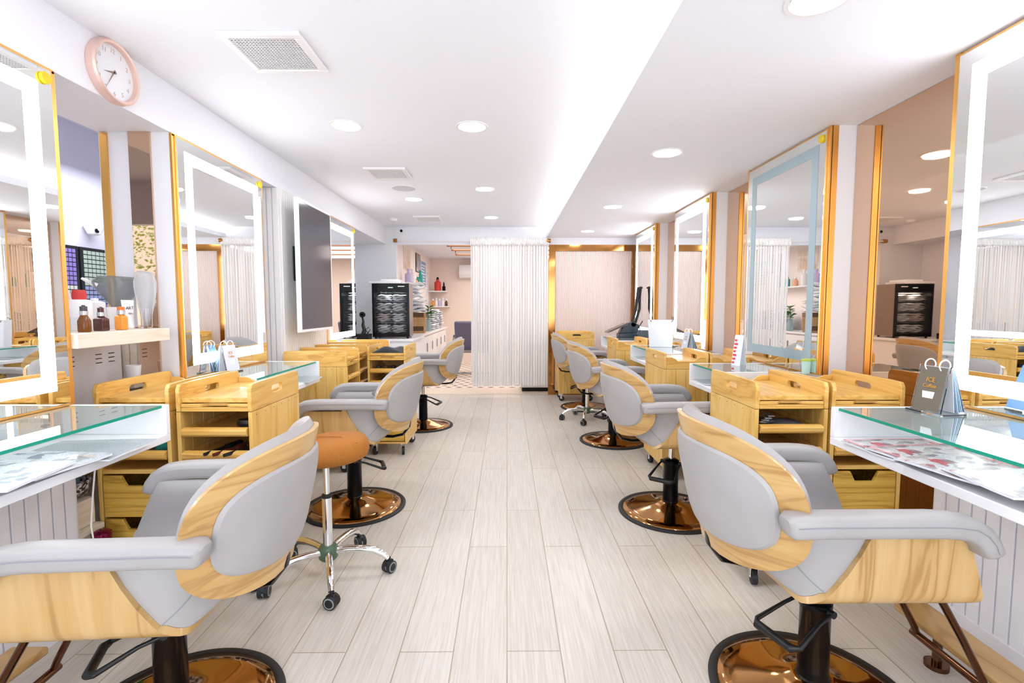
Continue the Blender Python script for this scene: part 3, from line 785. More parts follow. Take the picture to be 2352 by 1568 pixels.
# ================================================================ TELEVISION
t = thing('television', 'tall dark portrait screen in a white frame mounted on the ribbed wall', 'television', (-1.49, 3.92, 1.52))
fr = MB(); W, Hh = .33, .485
for a in ((-W, -Hh, W, -Hh + .02), (-W, Hh - .02, W, Hh), (-W, -Hh + .02, -W + .02, Hh - .02), (W - .014, -Hh + .02, W, Hh - .02)): fr.box(-.03, a[0], a[1], .0, a[2], a[3])
fr.box(-.03, -W + .02, -Hh + .02, -.022, W - .014, Hh - .02)
fr.build('screen_frame', M['white'], t, bev=.002)
MB().box(-.0215, -W + .0205, -Hh + .0205, -.003, W - .0145, Hh - .0205).build('screen', M['tvglass'], t)
MB().box(-.10, -.13, -.02, -.031, .15, .02).box(-.131, -.13, -.10, -.10, -.09, .16).box(-.131, .12, -.10, -.10, .16, .16).build('wall_bracket', M['bplastic'], t)

# ================================================================ BACK PARTITION, CURTAIN
t = thing('glass_partition', 'ribbed pinkish partition panel in a polished brass frame on the back wall', 'partition', (0, YB, 0))
b = MB().box(.575, -.02, 0, .665, .05, 2.07).box(.665, -.02, 1.985, 1.798, .05, 2.07).box(1.72, -.02, 0.0, 1.798, .05, 1.985).box(.665, -.02, 0, 1.72, .05, .06)
b.build('brass_frame', M['brassmir'], t, bev=.002)
g = MB(); n = 50; x0, x1 = .666, 1.719; rows = [[], []]
for i in range(n * 4 + 1):
    x = x0 + (x1 - x0) * i / (n * 4); y = .010 - .008 * abs(math.sin(math.pi * i / 4)); rows[0].append((x, y, .061)); rows[1].append((x, y, 1.984))
r2 = [[(p[0], .016, p[2]) for p in r_] for r_ in rows]
g.solid(rows, r2).build('ribbed_panel', M['ribglass'], t, ang=80)

t = thing('string_curtain', 'white string curtain hanging across the doorway to the back room', 'curtain', (0, 6.74, 0))
b = MB(); rnd = random.Random(3)
for i in range(330):
    x = -.485 + 1.045 * (i + rnd.random() * .6) / 330; y = .012 * math.sin(i * .55) + rnd.uniform(-.006, .006); zb = .13 + rnd.random() * .03; dx = rnd.uniform(-.006, .006)
    if i in (193, 217, 218, 238, 239, 240, 261, 262, 295): continue
    b.tube([(x, y, 2.055), (x + dx * .4, y, 1.4), (x + dx, y + rnd.uniform(-.004, .004), .8), (x + dx * .8, y, zb)], .0030 + rnd.random() * .0012, 4)
o = b.build('strands', M['rope'], t); o['kind'] = 'stuff'
g = []
for r_, z in enumerate((2.05, 2.075, 2.095, 2.12, 2.145, 2.152)):
    g.append([(-.495 + 1.065 * j / 300, (-.016 - .012 * math.sin(j * .9 + r_ * .4) - .004 * math.sin(j * 2.3)) * (.4 if r_ in (3,) else 1), z + .004 * math.sin(j * 1.3)) for j in range(301)])
b = MB().sheet(g); o = b.build('gathered_heading', M['rope'], t, ang=80); d = o.modifiers.new('s', 'SOLIDIFY'); d.thickness = .003
t = thing('curtain_rod', 'thin white curtain rod with brass ends above the doorway', 'curtain rod', (0, 6.74, 2.115))
MB().tube([(-1.49, 0, 0), (.565, 0, 0)], .008, 12).build('rod', M['white'], t)
for x in (-1.5, .57): MB().lathe([(.0001, -.028), (.024, -.028), (.028, -.01), (.028, .02), (.018, .025), (.0001, .025)], 24, (x, 0, 0), 0).tube([(x, .02, 0), (x, .072, 0)], .012, 10).build('finial', M['brassmir'], t)
o = MB().box(.20, 7.05, .06, .62, 7.55, 1.0).box(.22, 7.07, 0.004, .6, 7.53, .06, 1).build('freezer', [M['white'], M['black']], bev=.01); tag(o, 'white appliance standing behind the string curtain', 'appliance')

# ================================================================ COUNTER, TOWEL CABINET
t = thing('storage_counter', 'long white counter cabinet running from the corner into the back room', 'cabinet', (0, 0, 0))
b = MB().box(-2.09, 6.02, .0, -1.17, 6.80, .80).box(-1.64, 6.95, .0, -1.22, 9.9, .80); b.box(-1.5, 6.80, 0, -1.22, 6.95, .80).build('carcass', M['white'], t, bev=.003)
MB().prism([(-2.09, 6.0), (-1.14, 6.0), (-1.14, 6.84), (-1.19, 6.88), (-1.19, 9.92), (-1.64, 9.92), (-1.64, 6.94), (-1.49, 6.94), (-1.49, 6.81), (-2.09, 6.81)], 2, .8005, .83).build('counter_top', M['desk'], t, bev=.003)
for i in range(5):
    y = 6.98 + i * .52; d = MB().box(-1.219, y, .08, -1.202, y + .50, .78).build('door', M['white'], t, bev=.002)
    MB().box(-1.201, y + .42, .55, -1.188, y + .435, .68).build('handle', M['steel'], d)
MB().box(-1.95, 6.003, .08, -1.2, 6.019, .76).build('door', M['white'], t, bev=.002)

t = thing('towel_cabinet', 'black glass fronted cabinet full of white towels on the white counter', 'towel cabinet', (-1.445, 6.30, .83), R(4))
W, Dp, Ht = .225, .17, .68
b = MB().box(-W, -Dp, .02, -W + .02, Dp, Ht).box(W - .02, -Dp, .02, W, Dp, Ht).box(-W + .02, Dp - .02, .02, W - .02, Dp, Ht).box(-W + .02, -Dp, .02, W - .02, Dp - .02, .06).box(-W + .02, -Dp, Ht - .11, W - .02, Dp - .02, Ht)
for x in (-W + .03, W - .03):
    for y in (-Dp + .03, Dp - .03): b.cyl(.014, 0, .02, (x, y, 0))
b.build('case', [M['black']], t, bev=.003)
MB().box(-W - .003, -Dp, .02, -W, Dp, Ht).box(W, -Dp, .02, W + .003, Dp, Ht).build('steel_side', M['steel'], t)
fr = MB(); q = .028
for a in ((-W, .02, W, .06), (-W, Ht - .10, W, Ht), (-W, .06, -W + q, Ht - .10), (W - q, .06, W, Ht - .10)): fr.box(a[0], -Dp - .022, a[1], a[2], -Dp - .002, a[3])
fr.build('door_frame', M['black'], t, bev=.002)
MB().box(-W + q, -Dp - .014, .06, W - q, -Dp - .008, Ht - .10).build('door_glass', M['doorglass'], t)
MB().box(-.03, -Dp - .0235, Ht - .055, .03, -Dp - .0225, Ht - .045).build('display', mat('pale_display', '#bfe0e6', .4, emit='#bfe0e6', es=.6), t)
l = area('cabinet_fill', (0, -.03, Ht - .115), (0, 0, 0), .3, .15, 1.6, (.93, .97, 1)); l.parent = t  # added fill inside the case, brightens the towels behind the glass
MB().box(.09, -Dp - .0235, Ht - .04, .17, -Dp - .0225, Ht - .03).build('white_marking', M['white'], t)
for z in (.20, .33, .46):
    b = MB()
    for i in range(9): b.tube([(-W + .022, -Dp + .02 + i * .033, z), (W - .022, -Dp + .02 + i * .033, z)], .0018, 5)
    b.build('wire_shelf', M['chrome'], t)


def folded(name, loc, w_, d_, n, lb, grp, mt, rz=0, th=.018, seed=0):
    """a cloth folded into n layers, soft and uneven"""
    rn = random.Random(seed); b = MB()
    for i in range(n):
        z = i * th; ox, oy = rn.uniform(-.01, .01), rn.uniform(-.008, .008); ww, dd = w_ / 2 * rn.uniform(.86, 1), d_ / 2 * rn.uniform(.9, 1)
        g1, g2 = [], []
        for a in range(9):
            r1, r2_ = [], []
            for c_ in range(7):
                u, v_ = a / 4 - 1, c_ / 3 - 1; e = (1 - abs(u) ** 6) * (1 - abs(v_) ** 6); wv = .22 * th * math.sin(u * 4 + i * 1.7 + v_ * 2)
                x, y = ox + u * ww, oy + v_ * dd
                r1.append((x, y, z + th * (.5 - .45 * e) + wv)); r2_.append((x, y, z + th * (.5 + .47 * e) + wv))
            g1.append(r1); g2.append(r2_)
        b.solid(g1, g2)
    o = b.build(name, mt, loc=loc, rot=(0, 0, rz), ang=60)
    return tag(o, lb, 'towel', grp)


for k_, z in enumerate((.055, .2, .33, .46)):
    for j, x in enumerate((-.10, .085)):
        if k_ == 3 and j == 1: pass
        n_ = (4, 4, 4, 3)[k_]
        folded('rolled_towel', (-1.445 + x, 6.28, .83 + z + .012), .165, .24, n_, ['left', 'right'][j] + ' white folded towels on the ' + ['bottom', 'second', 'third', 'top'][k_] + ' level inside the black towel cabinet', 'towels inside the cabinet', M['pinkcloth'] if (k_, j) == (1, 0) else M['cloth'], random.uniform(-.15, .15), .024, k_ * 3 + j)
o = MB().box(-.24, -.17, 0, .15, .15, .03).box(-.10, -.15, .03, .12, .12, .055).build('flat_box', M['white'], bev=.004, loc=(-1.46, 6.3, 1.5105)); tag(o, 'flat white boxes lying on top of the black towel cabinet', 'box')

# black massager / tool stand by the towel cabinet
t = thing('hair_tool_stand', 'black upright tool with ring head on a small box beside the far left mirror', 'hair tool', (-1.72, 5.93, .83))
MB().box(-.08, -.06, -.0, .08, .08, .07).build('base_box', M['bplastic'], t, bev=.005)
MB().tube([(0, 0, .07), (.01, 0, .12), (-.005, 0, .17), (0, 0, .22), (-.01, 0, .27)], [.03, .022, .02, .014, .012], 12).build('handle', M['bplastic'], t)
MB().lathe([(.012, -.012), (.034, -.012), (.034, .012), (.012, .012), (.012, -.012)], 28, (-.01, 0, .30), 1).build('ring_head', M['bplastic'], t)
MB().tube([(.05, -.02, .07), (.09, -.03, .12), (.07, -.03, .15), (.03, -.02, .12), (.06, 0, .075)], .005, 8).build('cord', M['bplastic'], t)
# stand for the box: small pedestal behind mirror
# ---------------------------------------------------------------- back room things
t = thing('wicker_basket', 'square brown wicker basket of towels on the white counter', 'basket', (-1.335, 7.52, .831), R(5))
b = MB(); n = 9
for i in range(n):
    z0 = i * .034; s_ = .085 + .012 * i / n; o_ = .003 * (i % 2)
    b.ring(rrect(0, 0, 2 * s_ + .012 + o_, 2 * s_ + .08 + o_, .02, 40), rrect(0, 0, 2 * s_ - .006, 2 * s_ + .06, .02, 40), 2, z0, z0 + .0325)
b.box(-.08, -.11, 0, .08, .11, .006).build('woven_body', M['wicker'], t)
folded('folded_towel', (-1.36, 7.50, 1.145), .30, .34, 4, 'big puffy white towels piled in the wicker basket', 'back room towels', M['cloth'], .1, .05, 21)
folded('folded_towel', (-1.40, 7.50, 1.36), .28, .30, 4, 'white bundle topmost above the wicker basket', 'back room towels', M['cloth'], -.15, .058, 22)
for i, (y, n_) in enumerate(((8.45, 9), (8.95, 10), (9.45, 9))):
    folded('folded_towel', (-1.37, y, .84), .32, .36, n_, ['stack of white folded towels on the counter beyond the plant', 'middle stack of white towels on the back counter', 'farthest stack of white towels on the back counter'][i], 'back room towels', M['cloth'], .05 * i, .034, 30 + i)
t = thing('potted_plant', 'small green leafy plant in a glass vase behind the wicker basket', 'plant', (-1.275, 8.02, .831))
MB().lathe([(.035, 0), (.045, .02), (.042, .1), (.03, .14), (.034, .16)], 24).build('vase', mat('pale_blue_glass', '#a8c0c6', .1, alpha=.7), t)
b = MB(); rn = random.Random(5)
for i in range(26):
    a = rn.uniform(0, 6.28); l = rn.uniform(.05, .11); zz = rn.uniform(.18, .34); c0 = Vector((rn.uniform(-.02, .02), rn.uniform(-.02, .02), zz)); d_ = Vector((math.cos(a), math.sin(a), rn.uniform(-.1, .6))).normalized(); sd = d_.cross(Vector((0, 0, 1))).normalized() * .024
    up_ = Vector((0, 0, .012)); b.add([c0, c0 + d_ * l * .5 + sd + up_, c0 + d_ * l, c0 + d_ * l * .5 - sd + up_, c0 + d_ * l * .5 - up_ * .3], [(0, 1, 4), (1, 2, 4), (2, 3, 4), (3, 0, 4)])
b.tube([(0, 0, .03), (.0, 0, .30)], .005, 6)
b.build('leaves', M['leaf'], t); t.scale = (1.15, 1.15, 1.2)


# shelves on the back room's left wall
def shelf_board(y0, y1, z, lb, x1=-1.46):
    o = MB().box(-1.649, y0, z, x1, y1, z + .02).build('wall_shelf', M['white'], bev=.002); return tag(o, lb, 'shelf', 'white shelves in the back room')
shelf_board(7.6, 9.1, 1.55, 'white wall shelf holding lilac and teal bottles in the back room')
shelf_board(10.35, 10.795, 1.54, 'white wall shelf holding the red bottle, upper one of two', -1.28)
shelf_board(10.35, 10.795, 1.22, 'lower white wall shelf under the red bottle', -1.22)


def bottle(name, loc, prof, mt, capprof=None, capm=None, lb='', grp=None, sq=0, cat='bottle', flat=1., neck=None, neckm=None, rz=0, label_c=None):
    t = thing(name, lb, cat, loc, rz, grp)
    b = MB().lathe(prof, 4 if sq else 28)
    if sq: b.v = [(x * math.cos(R(45)) - y * math.sin(R(45)), x * math.sin(R(45)) + y * math.cos(R(45)), z) for x, y, z in b.v]
    b.v = [(x, y * flat, z) for x, y, z in b.v]
    b.build('body', mt, t, bev=.003 if sq else 0, ang=40)
    if neck: MB().lathe(neck, 24).build('collar', neckm, t)
    if capprof: MB().lathe(capprof, 24).build('cap', capm, t)
    if label_c:
        r_ = prof[1][0] * (.7072 if sq else 1); r_ *= flat if flat < 1 else 1
        MB().box(-r_ * .75, -r_ - .0012, prof[1][1] + .02, r_ * .75, -r_ - .0004, prof[1][1] + .05).build('label', label_c, t)
    return t


def simp(r, h, rn=None, hn=None): rn = rn or r * .45; hn = hn or h * .86; return [(r * .92, 0), (r, .006), (r, hn - .02), (rn, hn), (rn, h)]
teal = mat('teal_plastic', '#2f9c94', .35); lil = mat('lilac_plastic', '#cbbfe4', .4); red = mat('red_plastic', '#cf3a36', .35); amber = mat('amber_glass', '#7a4510', .08, alpha=.9)
oran = mat('orange_liquid', '#ef9a3a', .15); brown = mat('brown_glass', '#54302a', .1); seag = mat('sea_green_plastic', '#a7cfc5', .3); silver = mat('silver_cap', '#c9cbd0', .25, .9); dkcap = mat('dark_grey_cap', '#4b4852', .35)
pinkp = mat('peach_plastic', '#f0b79a', .4); dgreen = mat('green_foil', '#1f7a4a', .25, .4); pfoil = mat('purple_foil', '#7c1f4c', .15, .8)
for i, (y, r_, h_, mt_, cp, lb) in enumerate(((7.80, .055, .22, lil, lil, 'large lilac bottle on the back room shelf'), (8.12, .05, .24, M['white'], M['white'], 'white bottle beside the lilac one in the back room'), (8.85, .045, .27, teal, teal, 'tall teal bottle on the back room shelf'), (8.6, .04, .17, teal, M['white'], 'short teal bottle with white cap in the back room'), (8.36, .045, .13, pinkp, M['white'], 'peach jar between the white and teal bottles in the back room'))):
    bottle('hair_bottle', (-1.54, y, 1.5705), simp(r_, h_), mt_, [(r_ * .5, h_), (r_ * .5, h_ + .03), (.001, h_ + .031)], cp, lb, 'bottles on the back room shelves')
bottle('hair_bottle', (-1.46, 10.5, 1.5605), simp(.07, .24, .035), red, [(.028, .24), (.02, .29), (.001, .292)], M['black'], 'big red bottle on the upper back room shelf', 'bottles on the back room shelves')
bottle('hair_bottle', (-1.33, 10.5, 1.5605), simp(.035, .13), M['black'], [(.02, .13), (.008, .19), (.001, .192)], M['black'], 'small black spray bottle beside the big red bottle', 'bottles on the back room shelves')
for i, (y, mt_) in enumerate(((-1.56, oran), (-1.49, M['white']), (-1.42, lil), (-1.35, M['white']), (-1.28, brown))):
    bottle('hair_bottle', (y, 10.48, 1.2405), simp(.030, .12 + .02 * (i % 2)), mt_, [(.016, .12 + .02 * (i % 2)), (.016, .155 + .02 * (i % 2)), (.001, .156 + .02 * (i % 2))], M['white'], ['small orange bottle', 'small white bottle near the orange one', 'small lilac bottle', 'small white bottle near the brown one', 'small brown bottle'][i] + ' on the lower back room shelf', 'bottles on the back room shelves')


def poster(y0, y1, z0, z1, mt_, lb, fr_=M['white'], marks=None):
    t = thing('wall_poster', lb, 'poster', (-1.649, (y0 + y1) / 2, (z0 + z1) / 2)); hw, hh = (y1 - y0) / 2, (z1 - z0) / 2
    MB().box(0, -hw, -hh, .012, hw, hh).build('board', fr_, t, bev=.002)
    MB().box(.0122, -hw + .015, -hh + .015, .013, hw - .015, hh - .015).build('print', mt_, t)
    if marks:
        b = MB()
        for i in range(9): b.box(.0132, -hw + .04, hh - .10 - i * .055, .0138, hw - .04 - .05 * (i % 3), hh - .075 - i * .055)
        b.build('text_lines', marks, t)
poster(7.95, 8.5, 1.82, 2.2, printed('warm_poster_print', [(0, '#f1d9c4'), (.5, '#f8ece2'), (1, '#dfb28f')], 5), 'pale warm toned poster nearest the opening in the back room', M['white'])
poster(9.0, 9.45, 1.86, 2.2, printed('portrait_print', [(0, '#e9c6ae'), (.4, '#3c3f52'), (.7, '#9fb3cc'), (1, '#f0dfd4')], 6), 'dark framed picture on the back room wall', M['black'])
poster(9.5, 10.05, 1.62, 2.12, mat('blue_sheet', '#7ba3d6', .5), 'blue price sheet with white lines on the back room wall', M['white'], M['paper'])
poster(10.1, 10.34, 1.30, 2.0, mat('pale_sheet', '#eef0fa', .5), 'white sheet with lilac lines beside the blue price sheet', M['white'], lil)
# air conditioner, rails, chair
t = thing('air_conditioner', 'white wall air conditioner at the end of the back room', 'air conditioner', (-.62, 10.78, 1.98))
MB().prism([(-.0, -.14), (0, .14), (-.17, .14), (-.2, .08), (-.2, -.06), (-.13, -.14)], 0, -.4, .4).build('housing', M['white'], t, bev=.008)
MB().box(-.36, -.17, -.12, .36, -.15, -.10).build('air_flap', M['greywall'], t)
for i, y in enumerate((7.75, 8.35, 9.05)):
    t = thing('ceiling_rail', ['nearest', 'middle', 'farthest'][i] + ' brown hanging rail under the back room ceiling', 'rail', (0, y, 2.26), 0, 'brown ceiling rails in the back room')
    MB().tube([(-.93, 0, 0), (-.93, 0, -.09), (.9, 0, -.09), (.9, 0, 0)], .014, 4).build('rail', mat('brown_rail', '#a9714a', .4) if i == 0 else bpy.data.materials['brown_rail'], t)
t = thing('reclining_chair', 'purple grey upholstered wash chair on a steel frame in the back room', 'chair', (-.62, 9.0, 0))
MB().prism([(-.20, .45), (.20, .42), (.24, .5), (-.14, .56), (-.30, .98), (-.40, .96)], 0, -.30, .30).build('upholstery', M['purplegrey'], t, bev=.03, seg=3)
b = MB()
for x in (-.32, .32): b.tube([(x, -.45, .06), (x, -.30, .62), (x, -.24, .72)], .016, 8).tube([(x, -.5, .07), (x, .35, .07)], .016, 8).tube([(x, .2, .07), (x, .1, .45)], .016, 8)
b.tube([(-.32, -.45, .07), (.32, -.45, .07)], .014, 8).tube([(-.32, -.28, .44), (.32, -.28, .44)], .03, 8)
b.build('steel_frame', M['steel'], t)
for x in (-.32, .32):
    for y in (-.48, .33): MB().cyl(.035, -.012, .012, (x, y, .035), 0, 18).build('wheel', M['rubber'], t)

# ================================================================ NICHE SHELF AND PRODUCTS
o = MB().box(-2.02, 1.872, 1.062, -1.62, 2.385, 1.120).build('niche_shelf', M['lightwood'], bev=.003); tag(o, 'pale wooden shelf board crowded with hair products on the left', 'shelf')
t = thing('appliance_box', 'white metal box with black vent slots below the product shelf', 'appliance', (-1.96, 2.19, .50))
MB().box(-.028, -.29, 0, .03, .288, .535).build('housing', M['wpanel'], t, bev=.004)
b = MB()
for y in (.0, .15, .225):
    for i in range(3): b.box(.0302, y - .018, .495 - i * .02, .0312, y + .018, .499 - i * .02)
b.build('vent_slots', M['black'], t)
SZ = 1.1205
def pump(r, h0, h1): return [(r, h0), (r, h0 + .018), (r * .5, h0 + .02), (r * .5, h1), (.001, h1 + .001)]
SB = 'hair products on the left shelf'
bottle('product_bottle', (-1.90, 2.17, SZ), [(.03, 0), (.032, .01), (.032, .115), (.022, .125), (.022, .13)], M['white'], [(.024, .13), (.024, .157), (.001, .158)], M['white'], 'slim white bottle behind the red capped one on the product shelf', SB)
bottle('product_bottle', (-1.82, 2.125, SZ), [(.040, 0), (.043, .008), (.043, .12), (.036, .13), (.024, .132)], M['white'], [(.024, .132), (.026, .15), (.023, .172), (.001, .173)], red, 'tall white bottle with a red cap on the product shelf', SB, label_c=M['paper'])
bottle('product_bottle', (-1.69, 1.99, SZ), [(.020, 0), (.022, .005), (.022, .045), (.013, .064), (.0125, .068)], amber, pump(.0125, .084, .107), dkcap, 'amber serum bottle with dark cap on the product shelf', SB, neck=[(.0138, .068), (.0138, .084)], neckm=silver)
bottle('product_bottle', (-1.70, 2.085, SZ), [(.026, 0), (.0275, .005), (.0275, .050), (.014, .058), (.013, .062)], brown, pump(.011, .078, .10), brown, 'square brown glass bottle with brown cap on the product shelf', SB, sq=1, neck=[(.0138, .062), (.0138, .078)], neckm=silver)
bottle('product_bottle', (-1.69, 2.18, SZ), [(.023, 0), (.0245, .005), (.0245, .058), (.015, .064), (.014, .068)], oran, [(.0138, .086), (.0138, .10), (.001, .102)], mat('orange_cap', '#e9742a', .35), 'orange oil bottle with orange cap on the product shelf', SB, sq=1, neck=[(.0152, .068), (.0152, .086)], neckm=silver)
bottle('product_bottle', (-1.90, 2.30, SZ), [(.04, 0), (.045, .01), (.045, .12), (.03, .127)], M['white'], [(.015, .127), (.015, .14), (.001, .141)], M['white'], 'wide white bottle behind the brown glass one', SB, flat=.6)
bottle('product_bottle', (-1.75, 1.965, SZ), [(.02, 0), (.021, .006), (.021, .06), (.012, .066)], seag, [(.013, .066), (.013, .09), (.001, .091)], M['white'], 'pale green small bottle next to the nearest mirror edge', SB)
t = thing('product_tube', 'white squeeze tube with dark print standing on the product shelf', 'tube', (-1.75, 2.30, SZ))
g = [];
for i in range(7):
    q = i / 6; rx, ry = .022 + .018 * q, .020 * (1 - q) + .0015; g.append([(ry * math.cos(2 * math.pi * j / 24), rx * math.sin(2 * math.pi * j / 24), .004 + .128 * q) for j in range(25)])
MB().sheet(g).cyl(.02, 0, .006).build('body', M['white'], t, ang=60)
text('ART', .02, M['darkin'], t, (.012, -.004, .095), (R(90), 0, R(78)))
text('MALL', .010, M['darkin'], t, (.0165, -.004, .07), (R(90), 0, R(78)))
for i, (x, y) in enumerate(((-1.70, 2.348), (-1.75, 2.365))):
    t = thing('glass_tumbler', ['clear glass tumbler at the front of the shelf end', 'clear glass tumbler behind the first at the shelf end'][i], 'glass', (x, y, SZ), 0, 'clear tumblers on the product shelf')
    MB().lathe([(.0001, .0), (.021, 0), (.024, .095), (.0225, .095), (.0195, .006), (.0001, .006)], 28).build('tumbler', M['acryl'], t)
# face shields
def shield(loc, w_, h, mt_, lb, rz, rx, hand=True):
    t = thing('face_shield', lb, 'face shield', loc, rz, 'translucent hairspray face shields'); t.rotation_euler = (rx, 0, rz)
    rows = []
    for i in range(13):
        v_ = i / 12; row = []
        hwid = w_ * (.22 + .78 * math.sin(min(1, v_ * 1.1 + .03) * math.pi / 2) ** 1.1) * (1 - .25 * smooth(.8, 1, v_))
        for j in range(13):
            u = j / 6 - 1; row.append((u * hwid, .06 * (1 - u * u) * w_ / .1, h * v_ + .012 * (1 - u * u) * smooth(.7, 1, v_)))
        rows.append(row)
    o = MB().sheet(rows).build('visor', mt_, t, ang=80); d = o.modifiers.new('s', 'SOLIDIFY'); d.thickness = .002
    if hand: MB().tube([(-w_ * .7, .03, h * .72), (-w_ * 1.25, .02, h * .92)], [.012, .006], 10).build('handle', M['white'], t)
    return t
shield((-1.845, 2.372, SZ + .10), .100, .145, M['greyshield'], 'smoky grey face shield standing upright among the shelf bottles', R(62), R(-6))
shield((-1.755, 2.425, SZ + .01), .052, .255, M['clearshield'], 'clear milky face shield leaning beside the pillar', R(60), 0, False)
MB_ = MB().cyl(.045, 0, .10, n=28); o = MB_.build('product_cup', M['white'], loc=(-1.865, 2.36, SZ)); tag(o, 'white cup holding up the smoky face shield', 'cup')
t = thing('paper_cup', 'white tapered cup on a ledge behind the left trolley by the wall', 'cup', (-1.755, 2.44, .848))
t.location = (-1.80, 2.38, .8555); o = MB().box(-1.925, 2.34, .835, -1.77, 2.486, .855).build('niche_ledge', M['lightwood']); tag(o, 'small pale ledge holding the white cup', 'ledge'); MB().lathe([(.001, .0), (.024, 0), (.032, .085), (.030, .085), (.023, .004), (.001, .004)], 28).build('cup', M['white'], t)
# colour swatch walls in the side room
for i, (y0, y1, cA, cB, lb) in enumerate(((3.70, 4.065, '#8d7cc4', '#cfd6cc', 'black framed grid panel with purple tiles seen through the niche'), (4.085, 4.50, '#aebfb0', '#8f9bc0', 'black framed grid panel with pale green tiles seen through the niche'))):
    t = thing('swatch_panel', lb, 'panel', (-3.499, (y0 + y1) / 2, 1.40), 0, 'black grid panels in the side room'); hw = (y1 - y0) / 2
    MB().box(0, -hw, -.32, .03, hw, .31).build('board', M['bplastic'], t)
    b = MB(); n = 9; p = (2 * hw - .05) / n
    for a in range(n):
        for z in range(15): b.box(.0302, -hw + .025 + a * p + .004, .255 - z * .0365, .034, -hw + .025 + (a + 1) * p - .004, .255 - z * .0365 + .029, 0 if z > 7 else 1)
    b.build('tiles', [mat('tile_lower_%d' % i, cB, .4), mat('tile_upper_%d' % i, cA, .4)], t)
t = thing('dome_camera', 'white dome security camera on the side room wall above the grid panels', 'camera', (-3.44, 4.20, 1.86))
MB().lathe([(.065, .035), (.07, .03), (.06, 0), (.045, -.035), (.0001, -.05)], 28).build('dome', M['white'], t); MB().cyl(.018, 0, .008, (0.045, -.03, -.01), 0).build('lens', M['black'], t)
MB().box(-.06, -.02, .03, .0, .02, .05).build('mount', M['white'], t)

# under the left desk: baskets and boxes, cable
t = thing('fabric_basket', 'round basket in black and white patterned fabric beside the left trolley', 'basket', (-1.785, 1.965, .445))
MB().lathe([(.05, 0), (.075, .02), (.082, .07), (.077, .072), (.07, .02), (.0001, .01)], 32).build('basket_body', M['basketprint'], t)
MB().lathe([(.035, .02), (.04, .08), (.037, .12), (.001, .12)], 20, (.01, 0, 0)).build('contents', mat('blue_grey_bottle', '#5c747c', .2), t)
o = MB().box(-1.86, 1.88, .335, -1.70, 2.0, .444).build('wooden_box', M['lightwood'], bev=.003); tag(o, 'small pale wooden box under the patterned basket', 'box')
o = MB().box(-1.985, 1.875, .0, -1.68, 2.01, .33).box(-1.985, 1.875, .31, -1.67, 2.008, .334).build('low_cabinet', M['lightwood'], bev=.003); tag(o, 'low pale cabinet under the wooden box on the left', 'cabinet')
o = MB().lathe([(.03, 0), (.034, .01), (.034, .12), (.02, .13)], 20).build('foil_tin', pfoil, loc=(-1.62, 1.93, .30)); 
o.location = (-1.625, 1.935, .2); tag(o, 'shiny purple and green tin under the left desk edge', 'tin')
o2 = MB().box(-1.668, 1.88, 0, -1.58, 2.0, .199).build('storage_box', mat('green_box', '#2b8a5c', .4), bev=.003); tag(o2, 'green box beneath the shiny tin under the left desk', 'box')
o = MB().tube([(-1.60, 1.89, .69), (-1.59, 1.885, .62), (-1.595, 1.87, .5), (-1.60, 1.86, .38), (-1.595, 1.87, .24), (-1.60, 1.87, .10), (-1.58, 1.87, .005)], .003, 8).build('power_cable', M['white']); tag(o, 'thin white cable hanging beside the left pine trolley', 'cable')

# ================================================================ THINGS ON DESKS
def magazine(loc, rz, w_, h, mt_, lb, th=.005, title=None, tm=None, border=None, grp='magazines on the desks'):
    t = thing('magazine', lb, 'magazine', loc, rz, grp); rows, r2_ = [], []
    for i in range(9):
        u = i / 4 - 1; row, rw = [], []
        for j in range(7):
            v_ = j / 3 - 1; z = .003 * math.sin(u * 2 + v_) ** 2 + .002 * max(0, u) ** 2
            row.append((u * w_ / 2, v_ * h / 2, z * .4)); rw.append((u * w_ / 2, v_ * h / 2, z + th))
        rows.append(row); r2_.append(rw)
    MB().solid(rows, [[(p[0], p[1], p[2] - .0006) for p in r_] for r_ in r2_]).build('pages', M['paper'], t, ang=60)
    MB().sheet(r2_).build('cover', mt_, t, ang=80)
    if border:
        b = MB(); e = .006; z = th + .0052; W_, H_ = w_ / 2 - .004, h / 2 - .004
        for a in ((-W_, -H_, W_, -H_ + e), (-W_, H_ - e, W_, H_), (-W_, -H_, -W_ + e, H_), (W_ - e, -H_, W_, H_)): b.box(a[0], a[1], z, a[2], a[3], z + .0004)
        b.build('red_border', border, t)
    if title: text(title, .055, tm, t, (0, h / 2 - .045, th + .0056), (0, 0, 0), 'title', .0002)
    return t
redm = mat('red_ink', '#dc3a46', .4); pinkm = mat('pink_ink', '#e58f96', .4)
magazine((1.34, 1.60, .743), R(-88), .23, .30, M['mag1'], 'red bordered magazine farthest along the near right desk', border=pinkm)
magazine((1.345, 1.49, .7525), R(-84), .23, .30, M['mag1'], 'red bordered magazine partly covered, under the one with red capitals', border=pinkm)
magazine((1.335, 1.36, .762), R(-80), .23, .30, M['mag1'], 'magazine with big red capitals on the near right desk', title='SUS', tm=redm)
magazine((1.34, 1.20, .7715), R(-97), .23, .30, M['mag1'], 'nearest magazine on the right desk with a pink printed corner')
magazine((-1.40, 1.62, .743), R(93), .23, .32, M['mag3'], 'grey covered magazine farthest along the near left desk')
magazine((-1.405, 1.44, .7525), R(84), .23, .30, M['mag2'], 'pale blue and white magazine in the middle of the near left desk')
magazine((-1.40, 1.30, .762), R(97), .23, .30, M['mag2'], 'nearest colourful magazine on the left desk')
magazine((-1.40, 3.22, .743), R(90), .23, .29, M['mag3'], 'grey magazine under the glass of the second left desk')
magazine((1.33, 3.08, .743), R(-90), .21, .24, M['mag3'], 'pale magazine under the glass below the unlit mirror')
